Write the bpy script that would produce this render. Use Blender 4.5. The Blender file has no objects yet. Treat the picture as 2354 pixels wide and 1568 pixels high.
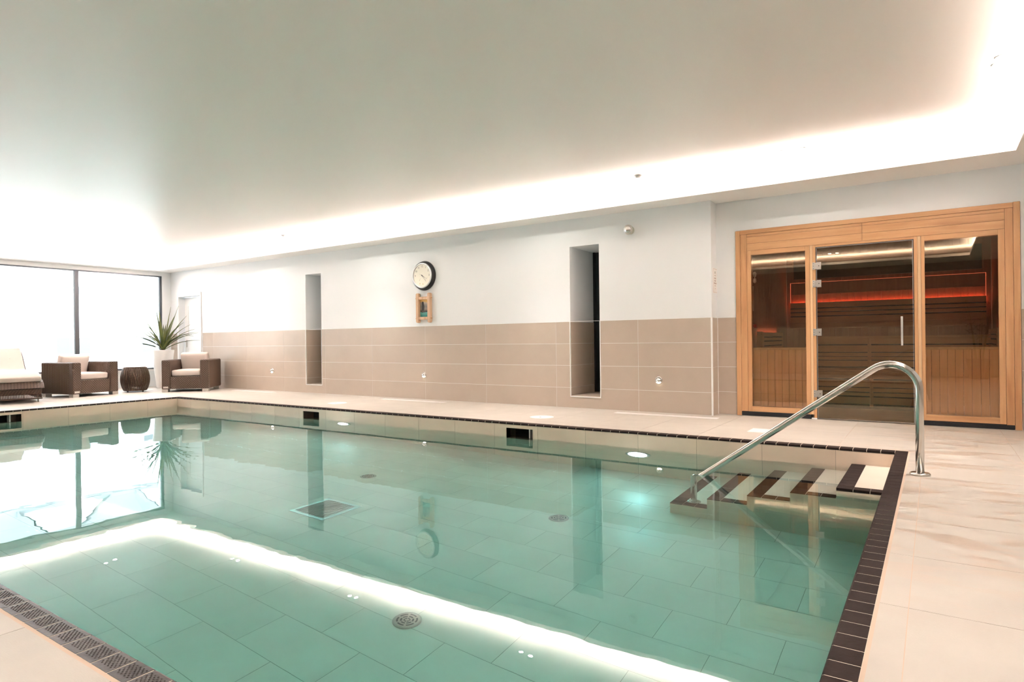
import bpy, math, random
from mathutils import Vector, Matrix

random.seed(7)
PI = math.pi
SC = bpy.context.scene
COL = SC.collection

# ------------------------------------------------------------------ camera
cam_d = bpy.data.cameras.new('camera')
cam = bpy.data.objects.new('camera', cam_d)
COL.objects.link(cam)
cam_d.sensor_fit = 'HORIZONTAL'
cam_d.sensor_width = 36.0
cam_d.lens = 22.019
cam_d.clip_start = 0.02
cam_d.clip_end = 400
R_ = Vector((0.829261426, 0.558733174, -0.011946877))
U_ = Vector((0.009572613, 0.007173054, 0.999928454))
F_ = Vector((-0.558778894, 0.829316458, -0.000599800))
cam.matrix_world = Matrix(((R_.x, U_.x, -F_.x, 0), (R_.y, U_.y, -F_.y, 0),
                           (R_.z, U_.z, -F_.z, 0.921), (0, 0, 0, 1)))
SC.camera = cam

# ------------------------------------------------------------------ view, world, light tuning
SC.view_settings.view_transform = 'Standard'
SC.view_settings.look = 'None'
SC.view_settings.gamma = 1
SC.view_settings.use_curve_mapping = False
SC.view_settings.exposure = 3.0
cy = SC.cycles
cy.use_denoising = True
cy.max_bounces = 14
cy.diffuse_bounces = 7
cy.glossy_bounces = 6
cy.transmission_bounces = 12
cy.transparent_max_bounces = 16
cy.sample_clamp_indirect = 6.0
cy.blur_glossy = 0.5

SKY = 1.1            # overcast daylight outside the window wall
COVE = 22.0          # LED strip hidden on the soffit
DOWN = 60.0          # recessed downlights
SPOT_W = 10.5         # watts of each downlight beam
POOL_LAMP = 13.0     # lamps under water
RED = 3.0            # LED strips in the sauna

w = bpy.data.worlds.new('overcast_sky')
SC.world = w
w.use_nodes = True
bgn = w.node_tree.nodes['Background']
bgn.inputs[0].default_value = (0.86, 0.93, 1.0, 1)
bgn.inputs[1].default_value = SKY

# ------------------------------------------------------------------ materials
def mat(name, col, rough=0.5, metal=0.0, spec=0.5, emit=None, estr=0.0, fn=None, coat=0.0):
    m = bpy.data.materials.new(name)
    m.use_nodes = True
    nt = m.node_tree
    b = nt.nodes['Principled BSDF']
    b.inputs['Base Color'].default_value = (*col, 1)
    b.inputs['Roughness'].default_value = rough
    b.inputs['Metallic'].default_value = metal
    b.inputs['Specular IOR Level'].default_value = spec
    if coat:
        b.inputs['Coat Weight'].default_value = coat
    if emit:
        b.inputs['Emission Color'].default_value = (*emit, 1)
        b.inputs['Emission Strength'].default_value = estr
    if fn:
        fn(nt, b)
    return m

def N(nt, t, **k):
    n = nt.nodes.new(t)
    for a, v in k.items():
        if a in n.inputs.keys():
            n.inputs[a].default_value = v
        else:
            setattr(n, a, v)
    return n

def coords(nt, scale=(1, 1, 1), kind='Object', rnd=False, rot=(0, 0, 0)):
    tc = N(nt, 'ShaderNodeTexCoord')
    mp = N(nt, 'ShaderNodeMapping')
    mp.inputs['Scale'].default_value = scale
    mp.inputs['Rotation'].default_value = rot
    if rnd:
        oi = N(nt, 'ShaderNodeObjectInfo')
        mul = N(nt, 'ShaderNodeMath', operation='MULTIPLY')
        mul.inputs[1].default_value = 37.0
        nt.links.new(oi.outputs['Random'], mul.inputs[0])
        nt.links.new(mul.outputs[0], mp.inputs['Location'])
    nt.links.new(tc.outputs[kind], mp.inputs[0])
    return mp.outputs[0]

def ramp(nt, fac, stops):
    r = N(nt, 'ShaderNodeValToRGB')
    e = r.color_ramp.elements
    while len(e) < len(stops):
        e.new(0.5)
    for i, (p, c) in enumerate(stops):
        e[i].position = p
        e[i].color = (*c, 1) if len(c) == 3 else c
    nt.links.new(fac, r.inputs[0])
    return r.outputs[0]

def noise(nt, vec, scale, detail=4, rough=0.55, dist=0.0):
    n = N(nt, 'ShaderNodeTexNoise')
    n.inputs['Scale'].default_value = scale
    n.inputs['Detail'].default_value = detail
    n.inputs['Roughness'].default_value = rough
    n.inputs['Distortion'].default_value = dist
    nt.links.new(vec, n.inputs['Vector'])
    return n.outputs['Fac']

def bump(nt, b, h, strength, dist=0.01):
    bp = N(nt, 'ShaderNodeBump')
    bp.inputs['Strength'].default_value = strength
    bp.inputs['Distance'].default_value = dist
    nt.links.new(h, bp.inputs['Height'])
    nt.links.new(bp.outputs[0], b.inputs['Normal'])

def f_tile(c1, c2, sc=3.0, bs=0.12, bscale=140, var=0.06):
    def fn(nt, b):
        v = coords(nt, rnd=True)
        c = ramp(nt, noise(nt, v, sc, 6), [(0.3, c1), (0.7, c2)])
        oi = N(nt, 'ShaderNodeObjectInfo')
        mr = N(nt, 'ShaderNodeMapRange')
        mr.inputs['To Min'].default_value = 1 - var
        mr.inputs['To Max'].default_value = 1.0
        nt.links.new(oi.outputs['Random'], mr.inputs[0])
        mx = N(nt, 'ShaderNodeVectorMath', operation='SCALE')
        nt.links.new(c, mx.inputs[0])
        nt.links.new(mr.outputs[0], mx.inputs['Scale'])
        nt.links.new(mx.outputs[0], b.inputs['Base Color'])
        bump(nt, b, noise(nt, v, bscale, 3), bs, 0.003)
    return fn

def f_deck(nt, b):
    v = coords(nt, kind='Object', rnd=True)
    tc = N(nt, 'ShaderNodeNewGeometry')
    c = ramp(nt, noise(nt, v, 4.0, 6), [(0.3, (0.455, 0.42, 0.37)), (0.7, (0.495, 0.46, 0.405))])
    # damp patches near the pool corner, fixed to the floor
    mp = N(nt, 'ShaderNodeMapping')
    mp.inputs['Scale'].default_value = (1.3, 4.2, 1)
    nt.links.new(tc.outputs['Position'], mp.inputs[0])
    wet = noise(nt, mp.outputs[0], 1.7, 7, 0.62, 0.3)
    wm = ramp(nt, wet, [(0.52, (0, 0, 0)), (0.57, (1, 1, 1))])
    sx = N(nt, 'ShaderNodeSeparateXYZ')
    nt.links.new(tc.outputs['Position'], sx.inputs[0])
    gx = N(nt, 'ShaderNodeMapRange')
    for k, val in (('From Min', -0.9), ('From Max', -0.1)):
        gx.inputs[k].default_value = val
    nt.links.new(sx.outputs['X'], gx.inputs[0])
    gy = N(nt, 'ShaderNodeMapRange')
    for k, val in (('From Min', 2.3), ('From Max', 3.2)):
        gy.inputs[k].default_value = val
    nt.links.new(sx.outputs['Y'], gy.inputs[0])
    m1 = N(nt, 'ShaderNodeMath', operation='MULTIPLY')
    m2 = N(nt, 'ShaderNodeMath', operation='MULTIPLY')
    nt.links.new(gx.outputs[0], m1.inputs[0]); nt.links.new(gy.outputs[0], m1.inputs[1])
    nt.links.new(m1.outputs[0], m2.inputs[0]); nt.links.new(wm, m2.inputs[1])
    mx = N(nt, 'ShaderNodeMixRGB')
    mx.inputs[2].default_value = (0.455, 0.385, 0.32, 1)
    nt.links.new(m2.outputs[0], mx.inputs[0]); nt.links.new(c, mx.inputs[1])
    nt.links.new(mx.outputs[0], b.inputs['Base Color'])
    rr = N(nt, 'ShaderNodeMapRange')
    rr.inputs['To Min'].default_value = 0.5
    rr.inputs['To Max'].default_value = 0.28
    nt.links.new(m2.outputs[0], rr.inputs[0])
    nt.links.new(rr.outputs[0], b.inputs['Roughness'])
    v2 = coords(nt, scale=(1, 2.6, 1), kind='Object')
    bump(nt, b, noise(nt, v2, 90, 4), 0.25, 0.003)

def f_wood(ax, c1, c2, knots=True, sc=1.0):
    s = {'x': (0.6, 9, 9), 'y': (9, 0.6, 9), 'z': (9, 9, 0.6)}[ax]
    s = tuple(k * sc for k in s)
    def fn(nt, b):
        v = coords(nt, scale=s, rnd=True)
        n1 = noise(nt, v, 2.2, 6, 0.6, 0.6)
        c = ramp(nt, n1, [(0.28, c1), (0.72, c2)])
        if knots:
            v2 = coords(nt, scale=tuple(k * 0.35 for k in s), rnd=True)
            n2 = noise(nt, v2, 2.0, 3, 0.5, 1.0)
            mk = ramp(nt, n2, [(0.60, (0, 0, 0)), (0.78, (1, 1, 1))])
            mx = N(nt, 'ShaderNodeMixRGB')
            mx.inputs[2].default_value = (c1[0] * 0.72, c1[1] * 0.6, c1[2] * 0.5, 1)
            nt.links.new(mk, mx.inputs[0]); nt.links.new(c, mx.inputs[1])
            c = mx.outputs[0]
        nt.links.new(c, b.inputs['Base Color'])
        bump(nt, b, n1, 0.08, 0.003)
    return fn

def f_weave(su, sv, c1, c2):
    # basket weave from two crossed wave patterns in object space (x+y, z)
    def fn(nt, b):
        tc = N(nt, 'ShaderNodeTexCoord')
        sx = N(nt, 'ShaderNodeSeparateXYZ')
        nt.links.new(tc.outputs['Object'], sx.inputs[0])
        ad = N(nt, 'ShaderNodeMath', operation='ADD')
        nt.links.new(sx.outputs['X'], ad.inputs[0]); nt.links.new(sx.outputs['Y'], ad.inputs[1])
        def wave(src, s):
            m = N(nt, 'ShaderNodeMath', operation='MULTIPLY'); m.inputs[1].default_value = s
            nt.links.new(src, m.inputs[0])
            q = N(nt, 'ShaderNodeMath', operation='SINE'); nt.links.new(m.outputs[0], q.inputs[0])
            return q.outputs[0]
        a = wave(ad.outputs[0], su)
        c = wave(sx.outputs['Z'], sv)
        m = N(nt, 'ShaderNodeMath', operation='MULTIPLY')
        nt.links.new(a, m.inputs[0]); nt.links.new(c, m.inputs[1])
        a2 = N(nt, 'ShaderNodeMath', operation='ABSOLUTE'); nt.links.new(a, a2.inputs[0])
        s2 = N(nt, 'ShaderNodeMath', operation='ADD')
        nt.links.new(m.outputs[0], s2.inputs[0]); nt.links.new(a2.outputs[0], s2.inputs[1])
        mr = N(nt, 'ShaderNodeMapRange')
        mr.inputs['From Min'].default_value = -0.6; mr.inputs['From Max'].default_value = 1.6
        nt.links.new(s2.outputs[0], mr.inputs[0])
        nt.links.new(ramp(nt, mr.outputs[0], [(0.1, c1), (0.75, c2)]), b.inputs['Base Color'])
        bump(nt, b, mr.outputs[0], 0.8, 0.006)
    return fn

def f_fabric(nt, b):
    v = coords(nt)
    bump(nt, b, noise(nt, v, 260, 2), 0.25, 0.002)

def f_plaster(nt, b):
    v = coords(nt)
    bump(nt, b, noise(nt, v, 60, 4), 0.05, 0.004)

M = {}
M['paint'] = mat('white_wall_paint', (0.80, 0.825, 0.84), 0.6, fn=f_plaster)
M['feature'] = mat('brown_feature_wall_paint', (0.26, 0.19, 0.15), 0.6)
M['ceiling'] = mat('satin_ceiling_paint', (0.91, 0.845, 0.81), 0.40, spec=0.5, fn=f_plaster)
M['soffit'] = mat('soffit_paint', (0.87, 0.85, 0.83), 0.6)
M['walltile'] = mat('beige_wall_tile', (0.55, 0.44, 0.35), 0.35, fn=f_tile((0.485, 0.408, 0.335), (0.525, 0.443, 0.366), var=0.05, bs=0.04))
M['pooltile'] = mat('beige_pool_tile', (0.55, 0.44, 0.35), 0.3, fn=f_tile((0.73, 0.59, 0.47), (0.78, 0.635, 0.51), var=0.04, bs=0.03))
M['floortile'] = mat('pale_pool_floor_tile', (0.7, 0.6, 0.5), 0.3, fn=f_tile((0.68, 0.60, 0.51), (0.74, 0.66, 0.57), var=0.05, bs=0.03))
M['decktile'] = mat('cream_deck_tile', (0.72, 0.62, 0.52), 0.5, fn=f_deck)
M['grout'] = mat('pale_grout', (0.80, 0.72, 0.62), 0.8)
M['groutdeck'] = mat('peach_grout', (0.56, 0.43, 0.33), 0.8)
M['groutpool'] = mat('tan_grout', (0.33, 0.27, 0.20), 0.8)
M['coping'] = mat('dark_coping_tile', (0.075, 0.05, 0.042), 0.7, spec=0.10, fn=f_tile((0.020, 0.012, 0.010), (0.036, 0.023, 0.020), sc=9, bs=0.5, bscale=60, var=0.25))
M['copingnear'] = mat('dark_dimpled_coping_tile', (0.05, 0.04, 0.036), 0.42, spec=0.5, fn=f_tile((0.035, 0.026, 0.023), (0.06, 0.047, 0.042), sc=9, bs=0.4, bscale=60, var=0.2))
M['copgrout'] = mat('cream_grout', (0.78, 0.68, 0.55), 0.7)
M['white'] = mat('white_gloss', (0.86, 0.86, 0.85), 0.35)
M['plastic'] = mat('white_plastic', (0.82, 0.80, 0.78), 0.4)
M['alu'] = mat('dark_grey_aluminium', (0.10, 0.11, 0.125), 0.35, metal=0.4)
M['steel'] = mat('polished_steel', (0.66, 0.64, 0.61), 0.16, metal=1.0)
M['brushed'] = mat('brushed_steel', (0.62, 0.60, 0.57), 0.32, metal=1.0)
M['chrome'] = mat('chrome', (0.8, 0.79, 0.77), 0.06, metal=1.0)
M['silver'] = mat('silver_plastic', (0.75, 0.75, 0.74), 0.25, metal=0.5)
M['black'] = mat('black_plastic', (0.012, 0.012, 0.014), 0.3)
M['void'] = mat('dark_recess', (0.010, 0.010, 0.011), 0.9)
M['plinth'] = mat('black_plinth', (0.012, 0.013, 0.016), 0.7)
WC1, WC2 = (0.55, 0.285, 0.125), (0.68, 0.40, 0.20)
M['woodx'] = mat('alder_board_lengthwise', WC2, 0.42, fn=f_wood('x', WC1, WC2))
M['woodz'] = mat('alder_board_upright', WC2, 0.42, fn=f_wood('z', WC1, WC2))
M['halfwood'] = mat('bright_half_wall_board', WC2, 0.45, fn=f_wood('z', (0.76, 0.44, 0.22), (0.86, 0.55, 0.31), False))
M['woodzl'] = mat('pale_alder_upright', WC2, 0.42, fn=f_wood('z', (0.66, 0.42, 0.22), (0.74, 0.52, 0.30), False))
M['woodb'] = mat('sauna_bench_wood', WC2, 0.5, fn=f_wood('x', (0.30, 0.155, 0.075), (0.38, 0.21, 0.105), False))
M['woody'] = mat('sauna_bench_wood_side', WC2, 0.5, fn=f_wood('y', (0.30, 0.155, 0.075), (0.38, 0.21, 0.105), False))
M['woodwall'] = mat('sauna_wall_board', WC2, 0.55, fn=f_wood('z', (0.17, 0.085, 0.048), (0.23, 0.125, 0.072), False))
M['rustic'] = mat('pale_reclaimed_wood', (0.6, 0.42, 0.28), 0.6, fn=f_wood('z', (0.52, 0.33, 0.20), (0.70, 0.49, 0.33), sc=2.0))
M['weave'] = mat('brown_wicker', (0.1, 0.06, 0.04), 0.5, fn=f_weave(150, 150, (0.018, 0.010, 0.007), (0.125, 0.078, 0.052)))
M['ribs'] = mat('ribbed_brown_wicker', (0.1, 0.06, 0.04), 0.4, fn=f_weave(170, 260, (0.035, 0.02, 0.014), (0.21, 0.13, 0.085)))
M['strand'] = mat('glossy_brown_strand', (0.105, 0.066, 0.045), 0.33, spec=0.5)
M['cushion'] = mat('cream_cushion_fabric', (0.59, 0.525, 0.48), 0.85, fn=f_fabric)
M['leaf'] = mat('yucca_leaf', (0.10, 0.13, 0.035), 0.4, fn=None)
def f_leaf(nt, b):
    v = coords(nt, rnd=True)
    nt.links.new(ramp(nt, noise(nt, v, 3, 3), [(0.3, (0.055, 0.085, 0.03)), (0.75, (0.22, 0.25, 0.06))]), b.inputs['Base Color'])
M['leaf'] = mat('yucca_leaf', (0.10, 0.13, 0.035), 0.4, fn=f_leaf)
M['bamboo'] = mat('bamboo_leaf', (0.04, 0.08, 0.02), 0.5)
M['soil'] = mat('potting_soil', (0.04, 0.028, 0.02), 0.9)
M['dial'] = mat('cream_dial', (0.80, 0.77, 0.66), 0.4)
M['ink'] = mat('black_ink', (0.03, 0.03, 0.03), 0.5)
M['inkred'] = mat('faded_brown_ink', (0.50, 0.36, 0.33), 0.6)
M['paper'] = mat('laminated_paper', (0.83, 0.80, 0.77), 0.3)
M['red'] = mat('red_knob', (0.35, 0.02, 0.015), 0.4)
M['render'] = mat('white_render', (0.86, 0.86, 0.84), 0.8)
M['rooft'] = mat('slate_roof', (0.42, 0.44, 0.46), 0.7)
M['pave'] = mat('pale_paving', (0.80, 0.79, 0.77), 0.8)
M['panegrey'] = mat('grey_house_glass', (0.13, 0.14, 0.15), 0.3)
M['darkpanel'] = mat('dark_glass_panel', (0.012, 0.018, 0.020), 0.3)
M['reed'] = mat('brown_wall_panel', (0.14, 0.08, 0.05), 0.6)

def emitter(name, col, s):
    m = bpy.data.materials.new(name)
    m.use_nodes = True
    nt = m.node_tree
    nt.nodes.remove(nt.nodes['Principled BSDF'])
    e = N(nt, 'ShaderNodeEmission')
    e.inputs[0].default_value = (*col, 1)
    e.inputs[1].default_value = s
    nt.links.new(e.outputs[0], nt.nodes['Material Output'].inputs[0])
    return m
M['grille'] = mat('weathered_steel_grille', (0.34, 0.29, 0.25), 0.4, metal=0.3)
M['e_cove'] = emitter('warm_led_strip', (1.0, 0.875, 0.82), COVE)
M['e_cove2'] = emitter('dimmer_warm_led_strip', (1.0, 0.88, 0.80), COVE * 0.4)
M['e_down'] = emitter('downlight_lens', (1.0, 0.95, 0.88), DOWN)
M['e_eye'] = emitter('floor_washer_lens', (1.0, 0.86, 0.62), 7.0)
M['e_pool'] = emitter('underwater_lens', (0.80, 0.97, 1.0), POOL_LAMP)
M['e_red'] = emitter('red_led_strip', (1.0, 0.13, 0.06), RED)
M['e_red2'] = emitter('dim_red_led_line', (1.0, 0.20, 0.10), 0.16)

def pane_mat(name, tint, refl=1.5, extra=0.0, rc=(1, 1, 1)):
    m = bpy.data.materials.new(name)
    m.use_nodes = True
    nt = m.node_tree
    nt.nodes.remove(nt.nodes['Principled BSDF'])
    fr = N(nt, 'ShaderNodeFresnel'); fr.inputs[0].default_value = refl
    ad = N(nt, 'ShaderNodeMath', operation='ADD'); ad.inputs[1].default_value = extra
    nt.links.new(fr.outputs[0], ad.inputs[0])
    tr = N(nt, 'ShaderNodeBsdfTransparent'); tr.inputs[0].default_value = (*tint, 1)
    gl = N(nt, 'ShaderNodeBsdfGlossy'); gl.inputs['Roughness'].default_value = 0.0
    gl.inputs[0].default_value = (*rc, 1)
    mx = N(nt, 'ShaderNodeMixShader')
    nt.links.new(ad.outputs[0], mx.inputs[0])
    nt.links.new(tr.outputs[0], mx.inputs[1]); nt.links.new(gl.outputs[0], mx.inputs[2])
    nt.links.new(mx.outputs[0], nt.nodes['Material Output'].inputs[0])
    return m
M['glass'] = pane_mat('clear_window_glass', (0.96, 0.985, 0.99))
M['frost'] = pane_mat('frosted_film', (0.90, 0.93, 0.96), 1.1)
M['bronze'] = pane_mat('bronze_tinted_glass', (0.98, 0.925, 0.865), 1.8, 0.0, (1.0, 0.88, 0.66))

# pool water: refracting surface with an absorbing body
wm_ = bpy.data.materials.new('pool_water')
wm_.use_nodes = True
nt = wm_.node_tree
nt.nodes.remove(nt.nodes['Principled BSDF'])
g = N(nt, 'ShaderNodeBsdfGlass')
g.inputs['IOR'].default_value = 1.333
g.inputs['Roughness'].default_value = 0.0
vv = coords(nt, scale=(1, 1, 1))
bp = N(nt, 'ShaderNodeBump')
bp.inputs['Strength'].default_value = 0.035
bp.inputs['Distance'].default_value = 0.02
nt.links.new(noise(nt, vv, 3.2, 2, 0.4), bp.inputs['Height'])
nt.links.new(bp.outputs[0], g.inputs['Normal'])
va = N(nt, 'ShaderNodeVolumeAbsorption')
va.inputs['Color'].default_value = (0.0, 0.78, 0.79, 1)
va.inputs['Density'].default_value = 0.42
nt.links.new(g.outputs[0], nt.nodes['Material Output'].inputs['Surface'])
nt.links.new(va.outputs[0], nt.nodes['Material Output'].inputs['Volume'])
M['water'] = wm_

# ------------------------------------------------------------------ mesh helpers
class MB:
    def __init__(self):
        self.v = []; self.f = []; self.s = []
    def add(self, vs, fs, smooth=False):
        o = len(self.v)
        self.v += [tuple(p) for p in vs]
        self.f += [tuple(o + i for i in f) for f in fs]
        self.s += [smooth] * len(fs)
        return self
    def box(self, x0, x1, y0, y1, z0, z1):
        x0, x1 = sorted((x0, x1)); y0, y1 = sorted((y0, y1)); z0, z1 = sorted((z0, z1))
        vs = [(x0, y0, z0), (x1, y0, z0), (x1, y1, z0), (x0, y1, z0), (x0, y0, z1), (x1, y0, z1), (x1, y1, z1), (x0, y1, z1)]
        return self.add(vs, [(0, 3, 2, 1), (4, 5, 6, 7), (0, 1, 5, 4), (1, 2, 6, 5), (2, 3, 7, 6), (3, 0, 4, 7)])
    def xf(self, mtx, start=0):
        self.v = self.v[:start] + [tuple(mtx @ Vector(p)) for p in self.v[start:]]
        return self
    def prism(self, poly, axis, a, b, smooth=False):
        """extrude a 2D polygon (ccw) along axis; other two axes in cyclic order"""
        n = len(poly)
        def P(u, v, d):
            return {'x': (d, u, v), 'y': (u, d, v), 'z': (u, v, d)}[axis]
        vs = [P(u, v, a) for u, v in poly] + [P(u, v, b) for u, v in poly]
        o = len(self.v)
        self.add(vs, [tuple(range(n))[::-1], tuple(range(n, 2 * n))])
        self.add([], [])
        fs = [(o + i, o + (i + 1) % n, o + n + (i + 1) % n, o + n + i) for i in range(n)]
        self.f += fs; self.s += [smooth] * n
        return self
    def tube(self, pts, r, n=10, caps=True, closed=False):
        pts = [Vector(p) for p in pts]
        rs = r if isinstance(r, (list, tuple)) else [r] * len(pts)
        o = len(self.v)
        up = None
        m = len(pts)
        for i, p in enumerate(pts):
            if closed:
                d = pts[(i + 1) % m] - pts[i - 1]
            else:
                d = pts[min(i + 1, m - 1)] - pts[max(i - 1, 0)]
            d.normalize()
            if up is None:
                up = Vector((0, 0, 1)) if abs(d.z) < 0.9 else Vector((1, 0, 0))
            a = d.cross(up)
            if a.length < 1e-6:
                a = d.cross(Vector((0, 1, 0)))
            a.normalize()
            up = a.cross(d).normalized()
            for k in range(n):
                t = 2 * PI * k / n
                self.v.append(tuple(p + (a * math.cos(t) + up * math.sin(t)) * rs[i]))
        for i in range(m if closed else m - 1):
            j = (i + 1) % m
            for k in range(n):
                k2 = (k + 1) % n
                self.f.append((o + i * n + k, o + i * n + k2, o + j * n + k2, o + j * n + k)); self.s.append(True)
        if caps and not closed:
            self.f.append(tuple(o + k for k in range(n))[::-1]); self.s.append(False)
            self.f.append(tuple(o + (m - 1) * n + k for k in range(n))); self.s.append(False)
        return self
    def lathe(self, prof, n=32, axis='z', c=(0, 0, 0), smooth=True):
        o = len(self.v)
        for r, h in prof:
            for k in range(n):
                t = 2 * PI * k / n
                u, v = r * math.cos(t), r * math.sin(t)
                p = {'z': (u, v, h), 'y': (u, h, v), 'x': (h, u, v)}[axis]
                self.v.append((p[0] + c[0], p[1] + c[1], p[2] + c[2]))
        for i in range(len(prof) - 1):
            for k in range(n):
                k2 = (k + 1) % n
                q = (o + i * n + k, o + i * n + k2, o + (i + 1) * n + k2, o + (i + 1) * n + k)
                self.f.append(q if axis != 'y' else q[::-1]); self.s.append(smooth)
        a = tuple(o + k for k in range(n)); b = tuple(o + (len(prof) - 1) * n + k for k in range(n))
        self.f.append(a[::-1] if axis != 'y' else a); self.s.append(False)
        self.f.append(b if axis != 'y' else b[::-1]); self.s.append(False)
        return self
    def mesh(self, name):
        me = bpy.data.meshes.new(name)
        me.from_pydata(self.v, [], self.f)
        me.polygons.foreach_set('use_smooth', self.s)
        me.update()
        return me

def rot_z(a, loc=(0, 0, 0)):
    return Matrix.Translation(Vector(loc)) @ Matrix.Rotation(a, 4, 'Z')

def link(name, me, m, parent=None, loc=None, bev=0, seg=2):
    if isinstance(me, MB):
        me = me.mesh(name)
    if m is not None and not me.materials:
        me.materials.append(m)
    o = bpy.data.objects.new(name, me)
    COL.objects.link(o)
    if parent:
        o.parent = parent
    if loc:
        o.location = loc
    if bev:
        b = o.modifiers.new('bevel', 'BEVEL')
        b.width = bev; b.segments = seg; b.limit_method = 'ANGLE'; b.angle_limit = 0.7
    return o

def tag(o, label=None, cat=None, group=None, kind=None):
    if label: o['label'] = label
    if cat: o['category'] = cat
    if group: o['group'] = group
    if kind: o['kind'] = kind
    return o

def empty(name, loc=(0, 0, 0), rz=0, label=None, cat=None, group=None, kind=None):
    o = bpy.data.objects.new(name, None)
    o.empty_display_size = 0.1
    COL.objects.link(o)
    o.location = loc; o.rotation_euler = (0, 0, rz)
    return tag(o, label, cat, group, kind)

def copy_tree(o, parent=None):
    c = o.copy(); COL.objects.link(c); c.parent = parent
    for ch in list(o.children):
        copy_tree(ch, c)
    return c

def text_mesh(t, m):
    me = bpy.data.meshes.new_from_object(t)
    me.materials.clear(); me.materials.append(m)
    nm = t.name.split('.')[0]
    bpy.data.objects.remove(t)
    return link(nm, me, m)

def sub_rects(u0, u1, v0, v1, holes):
    """rectangle minus holes -> list of rectangles"""
    hs = [(max(a, u0), min(b, u1), max(c, v0), min(d, v1)) for a, b, c, d in holes]
    hs = [h for h in hs if h[1] - h[0] > 1e-5 and h[3] - h[2] > 1e-5]
    if not hs:
        return [(u0, u1, v0, v1)]
    us = sorted({u0, u1, *[h[0] for h in hs], *[h[1] for h in hs]})
    out = []
    for a, b in zip(us, us[1:]):
        mid = (a + b) / 2
        cuts = sorted((h[2], h[3]) for h in hs if h[0] <= mid <= h[1])
        v = v0
        for c, d in cuts:
            if c - v > 1e-5: out.append((a, b, v, c))
            v = max(v, d)
        if v1 - v > 1e-5: out.append((a, b, v, v1))
    return out

MESH_CACHE = {}
def tile_field(parent, name, m, plane, d0, d1, us, vs, gap, holes=(), bev=0.0, offset=None, clip=None):
    """tiles on a grid. plane 'y': u=x v=z; 'x': u=y v=z; 'z': u=x v=y. us(row)->list of u joints, vs list of v joints"""
    cnt = 0
    for r, (va, vb) in enumerate(zip(vs, vs[1:])):
        ul = us(r) if callable(us) else us
        for ua, ub in zip(ul, ul[1:]):
            a, b, c, d = ua + gap / 2, ub - gap / 2, va + gap / 2, vb - gap / 2
            if clip:
                a, b, c, d = max(a, clip[0]), min(b, clip[1]), max(c, clip[2]), min(d, clip[3])
            if b - a < 0.008 or d - c < 0.008:
                continue
            rects = sub_rects(a, b, c, d, holes)
            if not rects:
                continue
            cu, cv = (a + b) / 2, (c + d) / 2
            full = len(rects) == 1 and abs(rects[0][1] - rects[0][0] - (b - a)) < 1e-6 and abs(rects[0][3] - rects[0][2] - (d - c)) < 1e-6
            key = (name, m.name, plane, round(b - a, 4), round(d - c, 4), round(d1 - d0, 4), round(d0, 4)) if full else None
            me = MESH_CACHE.get(key) if key else None
            if me is None:
                mb = MB()
                for (x0, x1, y0, y1) in rects:
                    x0 -= cu; x1 -= cu; y0 -= cv; y1 -= cv
                    if plane == 'y': mb.box(x0, x1, d0, d1, y0, y1)
                    elif plane == 'x': mb.box(d0, d1, x0, x1, y0, y1)
                    else: mb.box(x0, x1, y0, y1, d0, d1)
                me = mb.mesh(name)
                if key: MESH_CACHE[key] = me
            loc = {'y': (cu, 0, cv), 'x': (0, cu, cv), 'z': (cu, cv, 0)}[plane]
            link(name, me, m, parent, loc)
            cnt += 1
    return cnt

def joints(a, b, first, pitch):
    """joint positions from a to b with one joint at 'first'"""
    k = math.floor((a - first) / pitch)
    out = [a]
    x = first + k * pitch
    while x < b - 1e-6:
        if x > a + 1e-6: out.append(x)
        x += pitch
    out.append(b)
    return out

# ------------------------------------------------------------------ dimensions (metres, camera above the origin)
XW = -14.44          # window wall
YB = 7.51            # back wall
YS = 7.73            # sauna wall (set back)
XC = -2.19           # corner between the two
XR = 2.0             # right wall
YN = -1.6            # wall behind the camera
ZC = 2.765           # ceiling
ZS = 2.56            # soffit
ZW = -0.16           # water level
ZF = -1.24           # pool floor
PX0, PX1, PY0, PY1 = -11.0, -0.265, 0.905, 5.81     # water edge of the pool
CW = 0.088
OX0, OX1, OY0, OY1 = PX0 - CW, PX1 + CW, PY0 - CW, PY1 + CW
TT = 1.168           # top of the wall tiles
ROWS = [0.0, 0.272, 0.573, 0.871, TT]

# ------------------------------------------------------------------ floor
fl = empty('floor', kind='structure')
mb = MB()
pool_hole = (OX0, OX1, OY0, OY1)
for (a, b, c, d) in sub_rects(XW - 0.1, XR, YN, YS + 0.02, [pool_hole]):
    mb.box(a, b, c, d, -0.054, -0.0014)
link('floor_slab', mb, M['groutdeck'], fl)
deck_hole = (OX0 - 0.013, OX1 + 0.013, OY0 - 0.013, OY1 + 0.013)
# far side, window side and right side decks
grate_holes = [(-3.335, -2.055, 7.19, 7.32), (-7.44, -6.12, 7.19, 7.32), (-11.62, -10.30, 7.19, 7.32)]
jx = joints(XW, XR, -0.68, 0.6)
jy = [YN, -1.0, -0.4, 0.2, 0.805] + [y for y in joints(YN, YS, 4.3, 0.6) if y > 1.0]
tile_field(fl, 'tile', M['decktile'], 'z', -0.012, 0.0, jx, jy, 0.0028,
           holes=[deck_hole, (XW - 1, XC, YB, YS + 1)] + grate_holes, clip=(XW, XR - 0.001, YN, YS - 0.0))

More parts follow.
